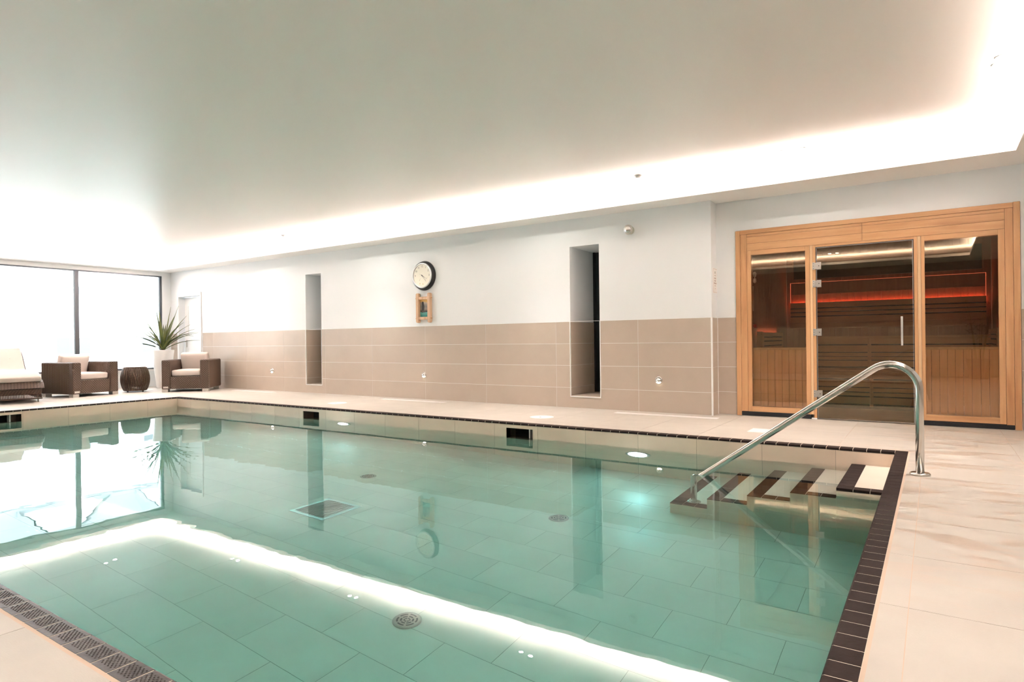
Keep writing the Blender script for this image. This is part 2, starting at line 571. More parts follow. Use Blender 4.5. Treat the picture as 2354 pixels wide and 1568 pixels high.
# slotted grilles let into the floor along the back wall
def floor_grille(x0, x1, label):
    g_ = empty('floor_grille', ((x0 + x1) / 2, 7.255, 0), 0, label, 'floor grille', 'slotted floor grilles along the back wall')
    L = (x1 - x0) / 2 - 0.004
    mb = MB()
    for (a, b, c, d) in sub_rects(-L, L, -0.06, 0.06, [(-L + 0.008, L - 0.008, -0.05, 0.05)]):
        mb.box(a, b, c, d, -0.01, 0.003)
    link('frame', mb, M['plastic'], g_)
    link('recess', MB().box(-L, L, -0.058, 0.058, -0.0008, -0.0002), M['brushed'], g_)
    bar = MB().box(-L + 0.008, L - 0.008, -0.0045, 0.0045, -0.003, 0.0022).mesh('bar')
    for k in range(6):
        link('bar', bar, M['plastic'], g_, (0, -0.0417 + k * 0.01667, 0))
    return g_
floor_grille(-3.335, -2.055, 'slotted floor grille in front of the wall corner beside the sauna')
floor_grille(-7.44, -6.12, 'slotted floor grille below the wall clock')
floor_grille(-11.62, -10.30, 'slotted floor grille beside the right-hand wicker armchair')

# ------------------------------------------------------------------ walls
wb = empty('wall_back', kind='structure')
NI = [(-4.10, -3.66, 0.16, 2.185), (-9.67, -9.235, 0.16, 2.19)]
DR = (-14.08, -13.20, 0.0, 1.985)
mb = MB()
for (a, b, c, d) in sub_rects(XW - 0.3, XC, -0.1, 2.9, NI + [(DR[0], DR[1], -0.1, DR[3])]):
    mb.box(a, b, YB, YB + 0.745, c, d)
link('plaster', mb, M['paint'], wb)
tile_field(wb, 'tile', M['walltile'], 'y', YB - 0.0014, YB + 0.004, joints(XW, XC - 0.012, -3.125, 1.2019), ROWS, 0.004,
           holes=[(n[0] - 0.012, n[1] + 0.012, n[2] - 0.014, n[3]) for n in NI] + [(DR[0] - 0.07, DR[1] + 0.07, -1, 3)],
           clip=(XW, XC - 0.012, 0.002, TT))
# recess linings and edge beads
for (a, b, c, d) in NI:
    for xx, s in ((a, 1), (b, -1)):
        tile_field(wb, 'tile', M['walltile'], 'x', xx, xx + 0.006 * s, [YB + 0.004, YB + 0.6, YB + 0.74], [c + 0.006] + ROWS[1:], 0.004)
    link('sill_tile', MB().box(a, b, YB + 0.004, YB + 0.74, c, c + 0.006), M['walltile'], wb)
    bd = MB()
    bd.box(a - 0.010, a, YB - 0.008, YB + 0.002, c - 0.010, TT)
    bd.box(b, b + 0.010, YB - 0.008, YB + 0.002, c - 0.010, TT)
    bd.box(a, b, YB - 0.008, YB + 0.002, c - 0.010, c)
    link('edge_bead', bd, M['white'], wb)
    link('slit_glass', MB().box(a, b, YB + 0.735, YB + 0.745, c, d), M['darkpanel'], wb)
    link('slit_frame', MB().box(a + 0.0, a + 0.03, YB + 0.70, YB + 0.735, c, d), M['black'], wb)
link('top_bead', MB().box(XW, XC, YB - 0.003, YB, TT, TT + 0.004), M['white'], wb)
# return of the back wall beside the sauna
wr = empty('wall_return', kind='structure')
tile_field(wr, 'tile', M['walltile'], 'x', XC, XC + 0.006, [YB + 0.006, YS - 0.004], ROWS, 0.004)
link('corner_bead', MB().box(XC - 0.012, XC + 0.008, YB - 0.008, YB + 0.006, 0, TT + 0.003), M['white'], wr)
link('corner_joint', MB().box(XC, XC + 0.010, YS - 0.012, YS, 0, TT + 0.002), M['white'], wr)

ws = empty('wall_sauna', kind='structure')
SH = (-1.955, 0.70, -0.2, 2.20)
mb = MB()
for (a, b, c, d) in sub_rects(XC - 0.02, XR + 0.2, -0.1, 2.9, [SH]):
    mb.box(a, b, YS, YS + 0.12, c, d)
link('plaster', mb, M['paint'], ws)
tile_field(ws, 'tile', M['walltile'], 'y', YS - 0.0014, YS + 0.004, joints(XC, XR, 0.95, 1.2), ROWS, 0.004,
           holes=[SH], clip=(XC + 0.01, XR, 0.002, TT))

wr2 = empty('wall_right', kind='structure')
link('plaster', MB().box(XR, XR + 0.2, YN - 0.2, YS + 0.2, -0.1, 2.9), M['paint'], wr2)
tile_field(wr2, 'tile', M['walltile'], 'x', XR - 0.006, XR, joints(YN, YS, 0.3, 1.2), ROWS, 0.004)
wn = empty('wall_near', kind='structure')
link('plaster', MB().box(XW - 0.3, XR + 0.2, YN - 0.2, YN, -0.1, 2.9), M['feature'], wn)
tile_field(wn, 'tile', M['walltile'], 'y', YN, YN + 0.006, joints(XW, XR, 0.3, 1.2), ROWS, 0.004)

# window wall
ww = empty('wall_left', kind='structure')
WZ0, WZ1 = 0.382, 2.47
mb = MB()
mb.box(XW - 0.25, XW, YN, YB, -0.1, WZ0)
mb.box(XW - 0.25, XW, YN, YB, WZ1, 2.9)
mb.box(XW - 0.25, XW, 7.32, YB, WZ0, WZ1)
mb.box(XW - 0.25, XW, YN, -1.12, WZ0, WZ1)
link('plaster', mb, M['paint'], ww)
yy = 7.32
k = 1
while yy > -1.0:
    y1, y0 = yy, yy - 1.685
    wi = empty('window_%d' % k, kind='structure')
    mb = MB()
    for (a, b, c, d) in sub_rects(y0, y1, WZ0, WZ1, [(y0 + 0.032, y1 - 0.045, WZ0 + 0.03, WZ1 - 0.022)]):
        mb.box(XW - 0.09, XW - 0.02, a, b, c, d)
    link('window_frame', mb, M['alu'], wi)
    mb = MB()
    a, b, c, d = y0 + 0.032, y1 - 0.045, WZ0 + 0.03, WZ1 - 0.022
    for (p, q, r, s) in sub_rects(a, b, c, d, [(a + 0.006, b - 0.006, c + 0.006, d - 0.006)]):
        mb.box(XW - 0.062, XW - 0.05, p, q, r, s)
    link('seal', mb, M['silver'], wi)
    link('pane', MB().box(XW - 0.058, XW - 0.054, a, b, c, d), M['glass'], wi)
    # frosted lettering on the pane, read from outside
    cu = bpy.data.curves.new('lettering', 'FONT')
    cu.body = 'baron'
    cu.size = 0.22
    cu.extrude = 0.0006
    cu.offset = -0.004
    cu.space_character = 1.35
    t = bpy.data.objects.new('lettering', cu)
    COL.objects.link(t)
    t = text_mesh(t, M['frost'])
    t.parent = wi
    t.location = (XW - 0.061, y0 + 0.44 + 0.80, 1.37)
    t.rotation_euler = (PI / 2, 0, -PI / 2)
    yy -= 1.685
    k += 1
link('window_sill', MB().box(XW - 0.02, XW + 0.015, YN, YB, WZ0 - 0.03, WZ0 - 0.002), M['white'], ww)

# (door)
# white door in the back wall
dr = empty('door_1', kind='structure')
mb = MB()
mb.box(DR[0] - 0.06, DR[0], YB - 0.018, YB + 0.0, 0, DR[3] + 0.06)
mb.box(DR[1], DR[1] + 0.035, YB - 0.022, YB + 0.0, 0, DR[3] + 0.075)
mb.box(DR[0], DR[1], YB - 0.018, YB + 0.0, DR[3], DR[3] + 0.06)
link('architrave', mb, M['white'], dr, bev=0.004)
link('door_leaf', MB().box(DR[0] + 0.01, DR[1] - 0.01, YB + 0.12, YB + 0.16, 0.005, DR[3] - 0.01), M['white'], dr, bev=0.003)
mb = MB()
for z0, z1 in ((0.2, 0.85), (1.1, 1.8)):
    for (a, b, c, d) in sub_rects(DR[0] + 0.15, DR[1] - 0.15, z0, z1, [(DR[0] + 0.17, DR[1] - 0.17, z0 + 0.02, z1 - 0.02)]):
        mb.box(a, b, YB + 0.112, YB + 0.12, c, d)
link('moulding', mb, M['white'], dr)
mb = MB().tube([(DR[0] + 0.09, YB + 0.12, 0.985), (DR[0] + 0.09, YB + 0.07, 0.985), (DR[0] + 0.20, YB + 0.065, 0.985)], 0.009, 8)
mb.box(DR[0] + 0.07, DR[0] + 0.11, YB + 0.112, YB + 0.12, 0.86, 1.02)
link('door_handle', mb, M['brushed'], dr)

# ------------------------------------------------------------------ ceiling with lit cove
ce = empty('ceiling', kind='structure')
link('ceiling_board', MB().box(XW - 0.3, XR + 0.2, YN - 0.2, YS + 0.12, ZC, ZC + 0.15), M['ceiling'], ce)
LX0, LX1, LY0, LY1 = -14.17, 0.62, -0.4, 7.13
so = empty('trim_1', kind='structure')
mb = MB()
for (a, b, c, d) in sub_rects(XW, XR, YN, YS, [(LX0 - 0.014, LX1 + 0.014, LY0 - 0.014, LY1 + 0.014)]):
    mb.box(a, b, c, d, ZS, ZS + 0.014)
link('soffit_board', mb, M['soffit'], so)
mb = MB()
for (a, b, c, d) in sub_rects(LX0 - 0.014, LX1 + 0.014, LY0 - 0.014, LY1 + 0.014, [(LX0, LX1, LY0, LY1)]):
    mb.box(a, b, c, d, ZS, ZS + 0.052)
link('soffit_lip', mb, M['soffit'], so)
mb = MB()
e = 0.08
q = e + 0.06
za, zb = ZS + 0.027, ZS + 0.035
link('led_strip', MB().box(LX0 - q, LX1 + q, LY1 + e, LY1 + q, za, zb).box(LX0 - q, LX0 - e, LY0 - e, LY1 + e, za, zb), M['e_cove'], so)
link('led_strip', MB().box(LX0 - e, LX1 + q, LY0 - q, LY0 - e, za, zb), M['e_cove2'], so)
link('led_strip', MB().box(LX1 + e, LX1 + q, LY0 - e, LY1 + e, za, zb), M['e_cove2'], so)

def downlight(x, y, label):
    o = empty('downlight', (x, y, ZC), 0, label, 'downlight', 'recessed downlights in the ceiling')
    mb = MB().lathe([(0.030, -0.001), (0.034, -0.004), (0.044, -0.003), (0.046, 0.0005)], 28)
    # ring only: cut the middle by a recessed face of its own
    link('bezel', mb, M['plastic'], o)
    link('lens', MB().lathe([(0.028, -0.0052), (0.022, -0.0070)], 24), M['e_down'], o)
    ld = bpy.data.lights.new('downlight_beam', 'SPOT')
    ld.energy = SPOT_W; ld.spot_size = math.radians(84); ld.spot_blend = 1.0; ld.shadow_soft_size = 0.03
    ld.color = (1.0, 0.91, 0.88)
    lo = bpy.data.objects.new('downlight_beam', ld)
    COL.objects.link(lo); lo.parent = o; lo.location = (0, 0, -0.012)
    return o
DL = [(-1.21, 6.66, 'right one of the downlight pair above the sauna end of the pool'), (-1.06, 6.665, None),
      (-4.43, 6.69, None), (-4.27, 6.66, None), (-7.69, 6.74, None), (-7.53, 6.735, None), (-10.87, 6.73, None), (-10.71, 6.74, None),
      (-12.68, 5.36, None), (-12.70, 5.52, None), (0.386, 5.40, None), (0.396, 5.27, None)]
DLAB = ['left downlight of the pair left of the sauna, nearest the lit ceiling edge', 'right downlight of the pair left of the sauna, nearest the lit ceiling edge',
        'left downlight of the pair above the right wall recess', 'right downlight of the pair above the right wall recess',
        'left downlight of the pair just left of above the wall clock', 'right downlight of the pair just left of above the wall clock',
        'left downlight of the pair above the far end of the back wall', 'right downlight of the pair above the far end of the back wall',
        'nearer downlight of the pair in front of the window wall', 'farther downlight of the pair in front of the window wall',
        'upper bright downlight at the top right corner of the photo', 'lower bright downlight at the top right corner of the photo']
DLAB[10], DLAB[11] = DLAB[11], DLAB[10]
for (x, y, _), lb in zip(DL, DLAB):
    downlight(x, y, lb)
NLAB = ['left downlight of the near pair mirrored in the sauna door', 'right downlight of the near pair mirrored in the sauna door',
        'left of two downlights over the near pool edge, third pair from the window wall', 'right of two downlights over the near pool edge, third pair from the window wall',
        'left of two downlights over the near pool edge, second pair from the window wall', 'right of two downlights over the near pool edge, second pair from the window wall',
        'nearer downlight of the window side pair left of the picture', 'farther downlight of the window side pair left of the picture',
        'nearer downlight of the pair above the right deck beside the camera', 'farther downlight of the pair above the right deck beside the camera']
for x, y in ((-1.9, -0.0), (-1.75, 0.0), (-5.2, 0.0), (-5.05, 0.0), (-8.5, 0.0), (-8.35, 0.0), (-12.68, 2.3), (-12.68, 2.45), (0.39, 2.3), (0.39, 2.45)):
    downlight(x, y, NLAB.pop(0))
for x, y, lb in ((-2.75, 6.67, 'small round ceiling detector between the sauna and right recess downlights'),
                 (-9.18, 6.70, 'small round ceiling detector above the left wall recess')):
    o = empty('ceiling_detector', (x, y, ZC), 0, lb, 'detector', 'round ceiling detectors')
    link('base', MB().lathe([(0.045, 0.0), (0.045, -0.012)], 28), M['plastic'], o)
    link('dome', MB().lathe([(0.034, -0.012), (0.028, -0.022), (0.012, -0.027)], 28), M['plastic'], o)

# ------------------------------------------------------------------ pool basin
pb = empty('pool_basin', kind='structure')
mb = MB()
SK = [(-4.005, -3.655, -0.235, -0.058), (-7.57, -7.215, -0.235, -0.058)]
for (a, b, c, d) in sub_rects(PX0 - 0.3, PX1 + 0.3, ZF - 0.15, -0.022, SK):
    mb.box(a, b, PY1 - 0.0008, PY1 + 0.08, c, d)
mb.box(PX0 - 0.3, PX1 + 0.3, PY0 - 0.3, PY0 - 0.006, ZF - 0.15, -0.056)
mb.box(PX0 - 0.006, PX1 + 0.006, PY0 - 0.08, PY0 - 0.006, -0.056, -0.022)
SKL = (3.20, 3.555, -0.235, -0.058)
for (a, b, c, d) in sub_rects(PY0 - 0.08, PY1 + 0.08, ZF - 0.15, -0.022, [SKL]):
    mb.box(PX0 - 0.08, PX0 + 0.0008, a, b, c, d)
mb.box(PX1 + 0.006, PX1 + 0.08, PY0 - 0.08, PY1 + 0.08, ZF - 0.15, -0.022)
mb.box(PX0 - 0.3, PX1 + 0.3, PY0 - 0.3, PY1 + 0.3, ZF - 0.30, ZF - 0.0012)
link('basin_shell', mb, M['groutpool'], pb)
PR = [ZF, -0.90, -0.60, -0.30, -0.020]
grow = 0.008
tile_field(pb, 'wall_tile', M['pooltile'], 'y', PY1 - 0.002, PY1 + 0.008, joints(PX0, PX1, -2.429, 0.5805), PR, 0.003,
           holes=[(h[0] - grow, h[1] + grow, h[2] - grow, h[3] + grow) for h in SK])
tile_field(pb, 'wall_tile', M['pooltile'], 'x', PX0 - 0.008, PX0 + 0.002, joints(PY0, PY1, 3.57, 0.5805), PR, 0.003,
           holes=[(SKL[0] - grow, SKL[1] + grow, SKL[2] - grow, SKL[3] + grow)])
tile_field(pb, 'wall_tile', M['pooltile'], 'y', PY0 - 0.008, PY0 + 0.002, joints(PX0, PX1, -2.429, 0.5805), PR, 0.003)
tile_field(pb, 'wall_tile', M['pooltile'], 'x', PX1 - 0.002, PX1 + 0.008, joints(PY0, PY1, 3.57, 0.5805), PR, 0.003)
vj = joints(PY0, PY1, 2.475, 0.305)
tile_field(pb, 'floor_tile', M['floortile'], 'z', ZF - 0.008, ZF, lambda r: joints(PX0, PX1, -2.70 + (0.295 if (r + 1) % 2 else 0), 0.59), vj, 0.003)

# skimmer openings: dark box, rim, divider
def skimmer(axis, h, label):
    if axis == 'y':
        o = empty('pool_skimmer', ((h[0] + h[1]) / 2, PY1, (h[2] + h[3]) / 2), 0, label, 'skimmer', 'skimmer openings in the pool wall')
    else:
        o = empty('pool_skimmer', (PX0, (h[0] + h[1]) / 2, (h[2] + h[3]) / 2), PI / 2, label, 'skimmer', 'skimmer openings in the pool wall')
    L = (h[1] - h[0]) / 2; H = (h[3] - h[2]) / 2
    mb = MB()
    for (a, b, c, d) in sub_rects(-L - grow, L + grow, -H - grow, H + grow, [(-L, L, -H, H)]):
        mb.box(a, b, -0.003, 0.01, c, d)
    link('rim', mb, M['pooltile'], o)
    mb = MB()
    mb.box(-L - 0.01, L + 0.01, 0.19, 0.20, -H, H)
    mb.box(-L - 0.01, -L, 0.01, 0.20, -H, H); mb.box(L, L + 0.01, 0.01, 0.20, -H, H)
    mb.box(-L - 0.01, L + 0.01, 0.01, 0.20, H, H + 0.006)
    mb.box(-L - 0.01, L + 0.01, 0.01, 0.20, -H - 0.01, -H)
    link('throat', mb, M['reed'], o)
    link('back_panel', MB().box(-L, L * 0.35, 0.186, 0.19, -H, H), M['void'], o)
    link('divider', MB().box(L * 0.35, L * 0.45, 0.10, 0.185, -H, H), M['plastic'], o)
    return o
skimmer('y', SK[0], 'dark skimmer slot in the far pool wall below the right wall recess')
skimmer('y', SK[1], 'dark skimmer slot in the far pool wall below the left wall recess')
skimmer('x', SKL, 'dark skimmer slot in the pool wall under the lounger')

# coping tiles
def nosed_tile(L, W, bumps=False):
    """L along x, W along y; water side at y=-W/2; top at z=0"""
    mb = MB()
    T = 0.018; r = 0.007
    prof = [(-W / 2, -T), (-W / 2, -r), (-W / 2 + 0.002, -0.0025), (-W / 2 + r, 0.0), (W / 2, 0.0), (W / 2, -T)]
    pr = [(y, z) for y, z in prof][::-1]
    mb.prism(pr, 'x', -L / 2, L / 2)
    if bumps:
        for i in range(9):
            for j in range(4):
                x = -L / 2 + 0.012 + i * (L - 0.024) / 8
                y = -W / 2 + 0.020 + j * 0.0135 + (0.00675 if i % 2 else 0)
                mb.lathe([(0.0032, -0.001), (0.0026, 0.0012), (0.001, 0.0019)], 6, c=(x, y, 0))
    return mb
def coping(nm, side, label_mat=M['coping']):
    o = empty(nm, kind='structure')
    P = 0.0985
    if side in ('far', 'near'):
        a, b = PX0, PX1
    else:
        a, b = PY0, PY1
    n = round((b - a) / P); P = (b - a) / n
    me = nosed_tile(P - 0.0045, CW, side == 'near').mesh('coping_tile')
    me.materials.append(label_mat)
    for i in range(n):
        u = a + (i + 0.5) * P
        if side == 'far': loc, rz = (u, PY1 + CW / 2, 0), 0
        elif side == 'near': loc, rz = (u, PY0 - CW / 2, 0), PI
        elif side == 'right': loc, rz = (PX1 + CW / 2, u, 0), -PI / 2
        else: loc, rz = (PX0 - CW / 2, u, 0), PI / 2
        c = link('coping_tile', me, M['coping'], o, loc)
        c.rotation_euler = (0, 0, rz)
    # bedding of pale grout just below the tiles
    be = link('bedding', nosed_tile(b - a, CW), M['copgrout'], o)
    md = (a + b) / 2
    be.location, be.rotation_euler = {'far': ((md, PY1 + CW / 2 + 0.0007, -0.0009), (0, 0, 0)), 'near': ((md, PY0 - CW / 2 - 0.0007, -0.0009), (0, 0, PI)),
                   'right': ((PX1 + CW / 2 + 0.0007, md, -0.0009), (0, 0, -PI / 2)), 'left': ((PX0 - CW / 2 - 0.0007, md, -0.0009), (0, 0, PI / 2))}[side]
    return o
cf = coping('trim_2', 'far'); coping('trim_3', 'right'); coping('trim_4', 'left'); coping('trim_5', 'near', M['copingnear'])
# mitred corner tiles
for (x, y) in ((OX1 - CW / 2, OY1 - CW / 2), (OX1 - CW / 2, OY0 + CW / 2), (OX0 + CW / 2, OY1 - CW / 2), (OX0 + CW / 2, OY0 + CW / 2)):
    sx = 1 if x > -5 else -1; sy = 1 if y > 3 else -1
    h = CW / 2 - 0.001
    for tri in ([(-h, -h), (h, -h + 0.004), (h, h - 0.0)], [(-h, -h), (h - 0.004, h), (-h + 0.0, h)]):
        poly = [(x + sx * u, y + sy * v) for u, v in tri]
        if sx * sy < 0: poly = poly[::-1]
        link('coping_tile', MB().prism(poly, 'z', -0.018, 0.0), M['coping'], cf)
    link('bedding', MB().box(x - h, x + h, y - h, y + h, -0.02, -0.0035), M['copgrout'], cf)

# ------------------------------------------------------------------ pool steps
st = empty('pool_steps', (-0.265, 5.3, ZF), 0, 'tiled steps with dark nosings going down into the water beside the handrail', 'steps')
stp = Vector((-0.265, 5.3, ZF))
NX = [-0.57, -0.867, -1.165, -1.462, -1.757]
TZ = [-0.122, -0.285, -0.52, -0.755, -0.99]
YA, YZ = 4.83, PY1
def stl(nm, mb, m, bev=0):
    mb.v = [tuple(Vector(p) - stp) for p in mb.v]
    return link(nm, mb, m, st, bev=bev)
xr = PX1
for i, (nx, tz) in enumerate(zip(NX, TZ)):
    x1 = PX1 if i == 0 else NX[i - 1]
    stl('step_body', MB().box(nx + 0.006, x1, YA + 0.006, YZ - 0.003, ZF, tz - 0.008), M['copgrout'])
    # side face tiles (one course per step, running to the pool floor)
    zj = [ZF] + [z for z in (-0.90, -0.60, -0.30) if z < tz - 0.06] + [tz - 0.020]
    for za, zb in zip(zj, zj[1:]):
        stl('side_tile', MB().box(nx, x1 - 0.002, YA, YA + 0.006, za + 0.0015, zb - 0.0015), M['pooltile'])
    top = tz if i == 0 else TZ[i - 1]
    if i == 0:
        stl('riser_tile', MB().box(nx, nx + 0.006, YA + 0.001, YZ - 0.004, TZ[1], tz - 0.020), M['pooltile'])
    elif i < 4:
        stl('riser_tile', MB().box(nx, nx + 0.006, YA + 0.001, YZ - 0.004, TZ[i + 1], tz - 0.020), M['pooltile'])
    else:
        stl('riser_tile', MB().box(nx, nx + 0.006, YA + 0.001, YZ - 0.004, ZF, tz - 0.020), M['pooltile'])
    # tread
    stl('tread_tile', MB().box(nx + 0.103, x1 - 0.003, YA + 0.092, YZ - 0.004, tz - 0.010, tz), M['floortile'])
    # nosing tiles along y
    n = 10
    P = (YZ - YA) / n
    for j in range(n):
        y0 = YA + j * P
        if j == 0:
            stl('nosing_tile', MB().prism([(nx, YA), (nx + 0.100, YA), (nx + 0.100, YA + P - 0.003), (nx, YA + P - 0.003)], 'z', tz - 0.018, tz), M['coping'])
        else:
            stl('nosing_tile', MB().box(nx, nx + 0.100, y0 + 0.0015, y0 + P - 0.0015, tz - 0.018, tz), M['coping'])
    # edge tiles along the open side
    L = x1 - (nx + 0.103)
    for j in range(2):
        x0 = nx + 0.103 + j * L / 2
        stl('nosing_tile', MB().box(x0 + 0.001, x0 + L / 2 - 0.003, YA, YA + 0.088, tz - 0.018, tz), M['coping'])

# ------------------------------------------------------------------ pool water
wt = link('pool_water', MB().box(PX0 - 0.19, PX1 + 0.02, PY0 - 0.02, PY1 + 0.19, ZF - 0.05, ZW), M['water'])
tag(wt, kind='structure')

# fittings on the pool floor
def drain(x, y, r, label):
    o = empty('pool_floor_inlet', (x, y, ZF), 0, label, 'pool inlet', 'round inlets in the pool floor')
    link('flange', MB().lathe([(r, 0.0), (r, 0.008), (r * 0.86, 0.012)], 36), M['grille'], o)
    for k, (ra, rb) in enumerate(((0.62, 0.74), (0.36, 0.48), (0.14, 0.24))):
        mb = MB()
        for s in range(6):
            a0 = s * PI / 3 + 0.12; a1 = (s + 1) * PI / 3 - 0.12
            pts = [(r * rb * math.cos(a0 + (a1 - a0) * t / 4), r * rb * math.sin(a0 + (a1 - a0) * t / 4)) for t in range(5)]
            pts += [(r * ra * math.cos(a1 - (a1 - a0) * t / 4), r * ra * math.sin(a1 - (a1 - a0) * t / 4)) for t in range(5)]
            mb.prism(pts, 'z', 0.0118, 0.0126)
        link('slot_ring', mb, M['void'], o)
    return o
drain(-4.65, 4.33, 0.08, 'round pool inlet far from the camera, behind the square grate')
drain(-2.46, 4.28, 0.08, 'round pool inlet in the pool floor left of the steps')
drain(-2.41, 2.515, 0.08, 'round slotted pool inlet nearest the camera')
o = empty('pool_floor_grate', (-4.18, 3.42, ZF), 0, 'square slatted metal grate in the pool floor under the left recess reflection', 'grate')
mb = MB()
for (a, b, c, d) in sub_rects(-0.205, 0.205, -0.205, 0.205, [(-0.17, 0.17, -0.17, 0.17)]):
    mb.box(a, b, c, d, 0.0, 0.012)
link('frame', mb, M['silver'], o)
link('recess', MB().box(-0.17, 0.17, -0.17, 0.17, 0.0, 0.002), M['reed'], o)
sl = MB().box(-0.0075, 0.0075, -0.17, 0.17, 0.002, 0.010).mesh('slat')
for k in range(14):
    link('slat', sl, M['grille'], o, (-0.156 + k * 0.024, 0, 0))
def pool_lamp(x, z, label):
    o = empty('underwater_lamp', (x, PY1, z), 0, label, 'pool lamp', 'round lamps in the far pool wall')
    link('bezel', MB().lathe([(0.13, -0.002), (0.13, -0.014), (0.115, -0.020)], 40, 'y'), M['silver'], o)
    link('lens', MB().lathe([(0.098, -0.021), (0.07, -0.027)], 36, 'y'), M['e_pool'], o)
pool_lamp(-2.43, -0.44, 'glowing round underwater lamp in the far pool wall right of the right skimmer')
pool_lamp(-6.70, -0.36, 'glowing round underwater lamp in the far pool wall right of the left skimmer')

# access lids in the deck
for x, lb in ((-3.91, 'round white access lid in the deck below the right wall recess'), (-7.55, 'round white access lid in the deck right of the left wall recess')):
    o = empty('deck_lid', (x, 6.42, 0), 0, lb, 'lid', 'round white deck lids')
    link('lid_disc', MB().lathe([(0.145, -0.002), (0.145, 0.002), (0.13, 0.004)], 44), M['plastic'], o)
    link('finger_hole', MB().lathe([(0.012, 0.004), (0.012, 0.0047)], 14, c=(0, -0.03, 0)), M['reed'], o)
o = empty('deck_lid', (-1.44, 6.50, 0), 0, 'square white access lid in the deck in front of the sauna', 'lid')
link('lid_plate', MB().box(-0.09, 0.09, -0.13, 0.13, -0.002, 0.004), M['plastic'], o, bev=0.002)

# ------------------------------------------------------------------ handrail
hr = empty('pool_handrail', (-0.085, 4.945, 0), 0, 'curved polished steel handrail rising from the pool steps to the deck', 'handrail')
def arc(p0, p1, p2, r, n=10):
    """fillet of radius r at p1"""
    p0, p1, p2 = Vector(p0), Vector(p1), Vector(p2)
    a = (p0 - p1).normalized(); b = (p2 - p1).normalized()
    ang = a.angle(b); t = r / math.tan(ang / 2)
    q0 = p1 + a * t; q1 = p1 + b * t
    c = p1 + (a + b).normalized() * (r / math.sin(ang / 2))
    out = []
    u = q0 - c; v = q1 - c; th = u.angle(v)
    for i in range(n + 1):
        s = i / n
        out.append(c + (u * math.sin((1 - s) * th) + v * math.sin(s * th)) / math.sin(th))
    return out
ox = 0.085
top = (-0.084 + ox, 0, 0.885)
bot = (-1.60 + ox, 0, -0.215)
pts = [(0, 0, 0.002)] + arc((0, 0, 0), top, (-1.242 + ox, 0, 0.059), 0.165, 14) + arc(top, bot, (-1.60 + ox, 0, -0.99), 0.05, 8) + [(-1.60 + ox, 0, -0.988)]
link('tube', MB().tube(pts, 0.0245, 24), M['steel'], hr)
link('deck_flange', MB().lathe([(0.060, 0.0), (0.060, 0.010), (0.052, 0.016), (0.030, 0.018)], 36), M['steel'], hr)
link('step_flange', MB().lathe([(0.055, -0.989), (0.055, -0.979), (0.045, -0.974)], 32, c=(-1.60 + ox, 0, 0)), M['steel'], hr)

# ------------------------------------------------------------------ wall fittings
def eye_light(x, z, label):
    o = empty('wall_washer', (x, YB - 0.006, z), 0, label, 'wall light', 'small round wall washers above the deck')
    link('bezel', MB().lathe([(0.047, 0.002), (0.047, -0.004), (0.040, -0.010)], 32, 'y'), M['chrome'], o)
    mb = MB()
    n = 18; rr = 0.034
    for i in range(7):            # domed hood covering the upper part
        for k in range(n + 1):
            t = PI * (-0.15 + 1.3 * k / n) ; ph = (i / 6) * PI / 2
            mb.v.append((rr * math.cos(t) * math.sin(ph), -0.010 - 0.032 * math.cos(ph), rr * math.sin(t) * math.sin(ph) - 0.004))
    for i in range(6):
        for k in range(n):
            q = i * (n + 1) + k
            mb.f.append((q, q + 1, q + n + 2, q + n + 1)); mb.s.append(True)
    link('hood', mb, M['chrome'], o)
    mb = MB()
    pts = [(0.036 * math.cos(1.2 * PI + 0.6 * PI * k / 12), 0.036 * math.sin(1.2 * PI + 0.6 * PI * k / 12) - 0.004) for k in range(13)]
    pts += [(0.022 * math.cos(1.8 * PI - 0.6 * PI * k / 8), 0.022 * math.sin(1.8 * PI - 0.6 * PI * k / 8) - 0.002) for k in range(9)]
    mb.prism(pts, 'y', -0.0135, -0.0105)
    link('lens', mb, M['e_eye'], o)
eye_light(-2.853, 0.405, 'small chrome wall washer lit below, on the tiles nearest the sauna')
eye_light(-6.752, 0.392, 'small chrome wall washer lit below, on the tiles under the wall clock')
eye_light(-10.69, 0.393, 'small chrome wall washer lit below, on the tiles right of the wicker armchair')

# round sensor high on the wall
o = empty('wall_sensor', (-3.21, YB, 2.315), 0, 'short cream cylinder with mirrored round face, high on the wall right of the right recess', 'sensor')
link('body', MB().lathe([(0.052, 0.0), (0.052, -0.070), (0.058, -0.072)], 36, 'y'), M['dial'], o)
link('collar', MB().lathe([(0.062, -0.068), (0.062, -0.082), (0.050, -0.086)], 36, 'y'), M['brushed'], o)
link('mirror_face', MB().lathe([(0.046, -0.087), (0.036, -0.094), (0.020, -0.099), (0.004, -0.101)], 36, 'y'), M['chrome'], o)

# clock
ck = empty('wall_clock', (-6.725, YB, 1.97), 0, 'round wall clock with cream dial, silver rim and thick black case', 'clock')
link('case', MB().lathe([(0.235, 0.0), (0.235, -0.012), (0.222, -0.045), (0.205, -0.058)], 64, 'y'), M['black'], ck)
mb = MB()
n = 64
prof = [(0.202, -0.056), (0.200, -0.068), (0.190, -0.071), (0.178, -0.066), (0.176, -0.058)]
oo = len(mb.v)
for r, h in prof:
    for k in range(n):
        t = 2 * PI * k / n
        mb.v.append((r * math.cos(t), h, r * math.sin(t)))
for i in range(len(prof) - 1):
    for k in range(n):
        mb.f.append((i * n + k, (i + 1) * n + k, (i + 1) * n + (k + 1) % n, i * n + (k + 1) % n)); mb.s.append(True)
link('rim', mb, M['silver'], ck)
link('dial', MB().lathe([(0.178, -0.050), (0.178, -0.0585)], 64, 'y'), M['dial'], ck)
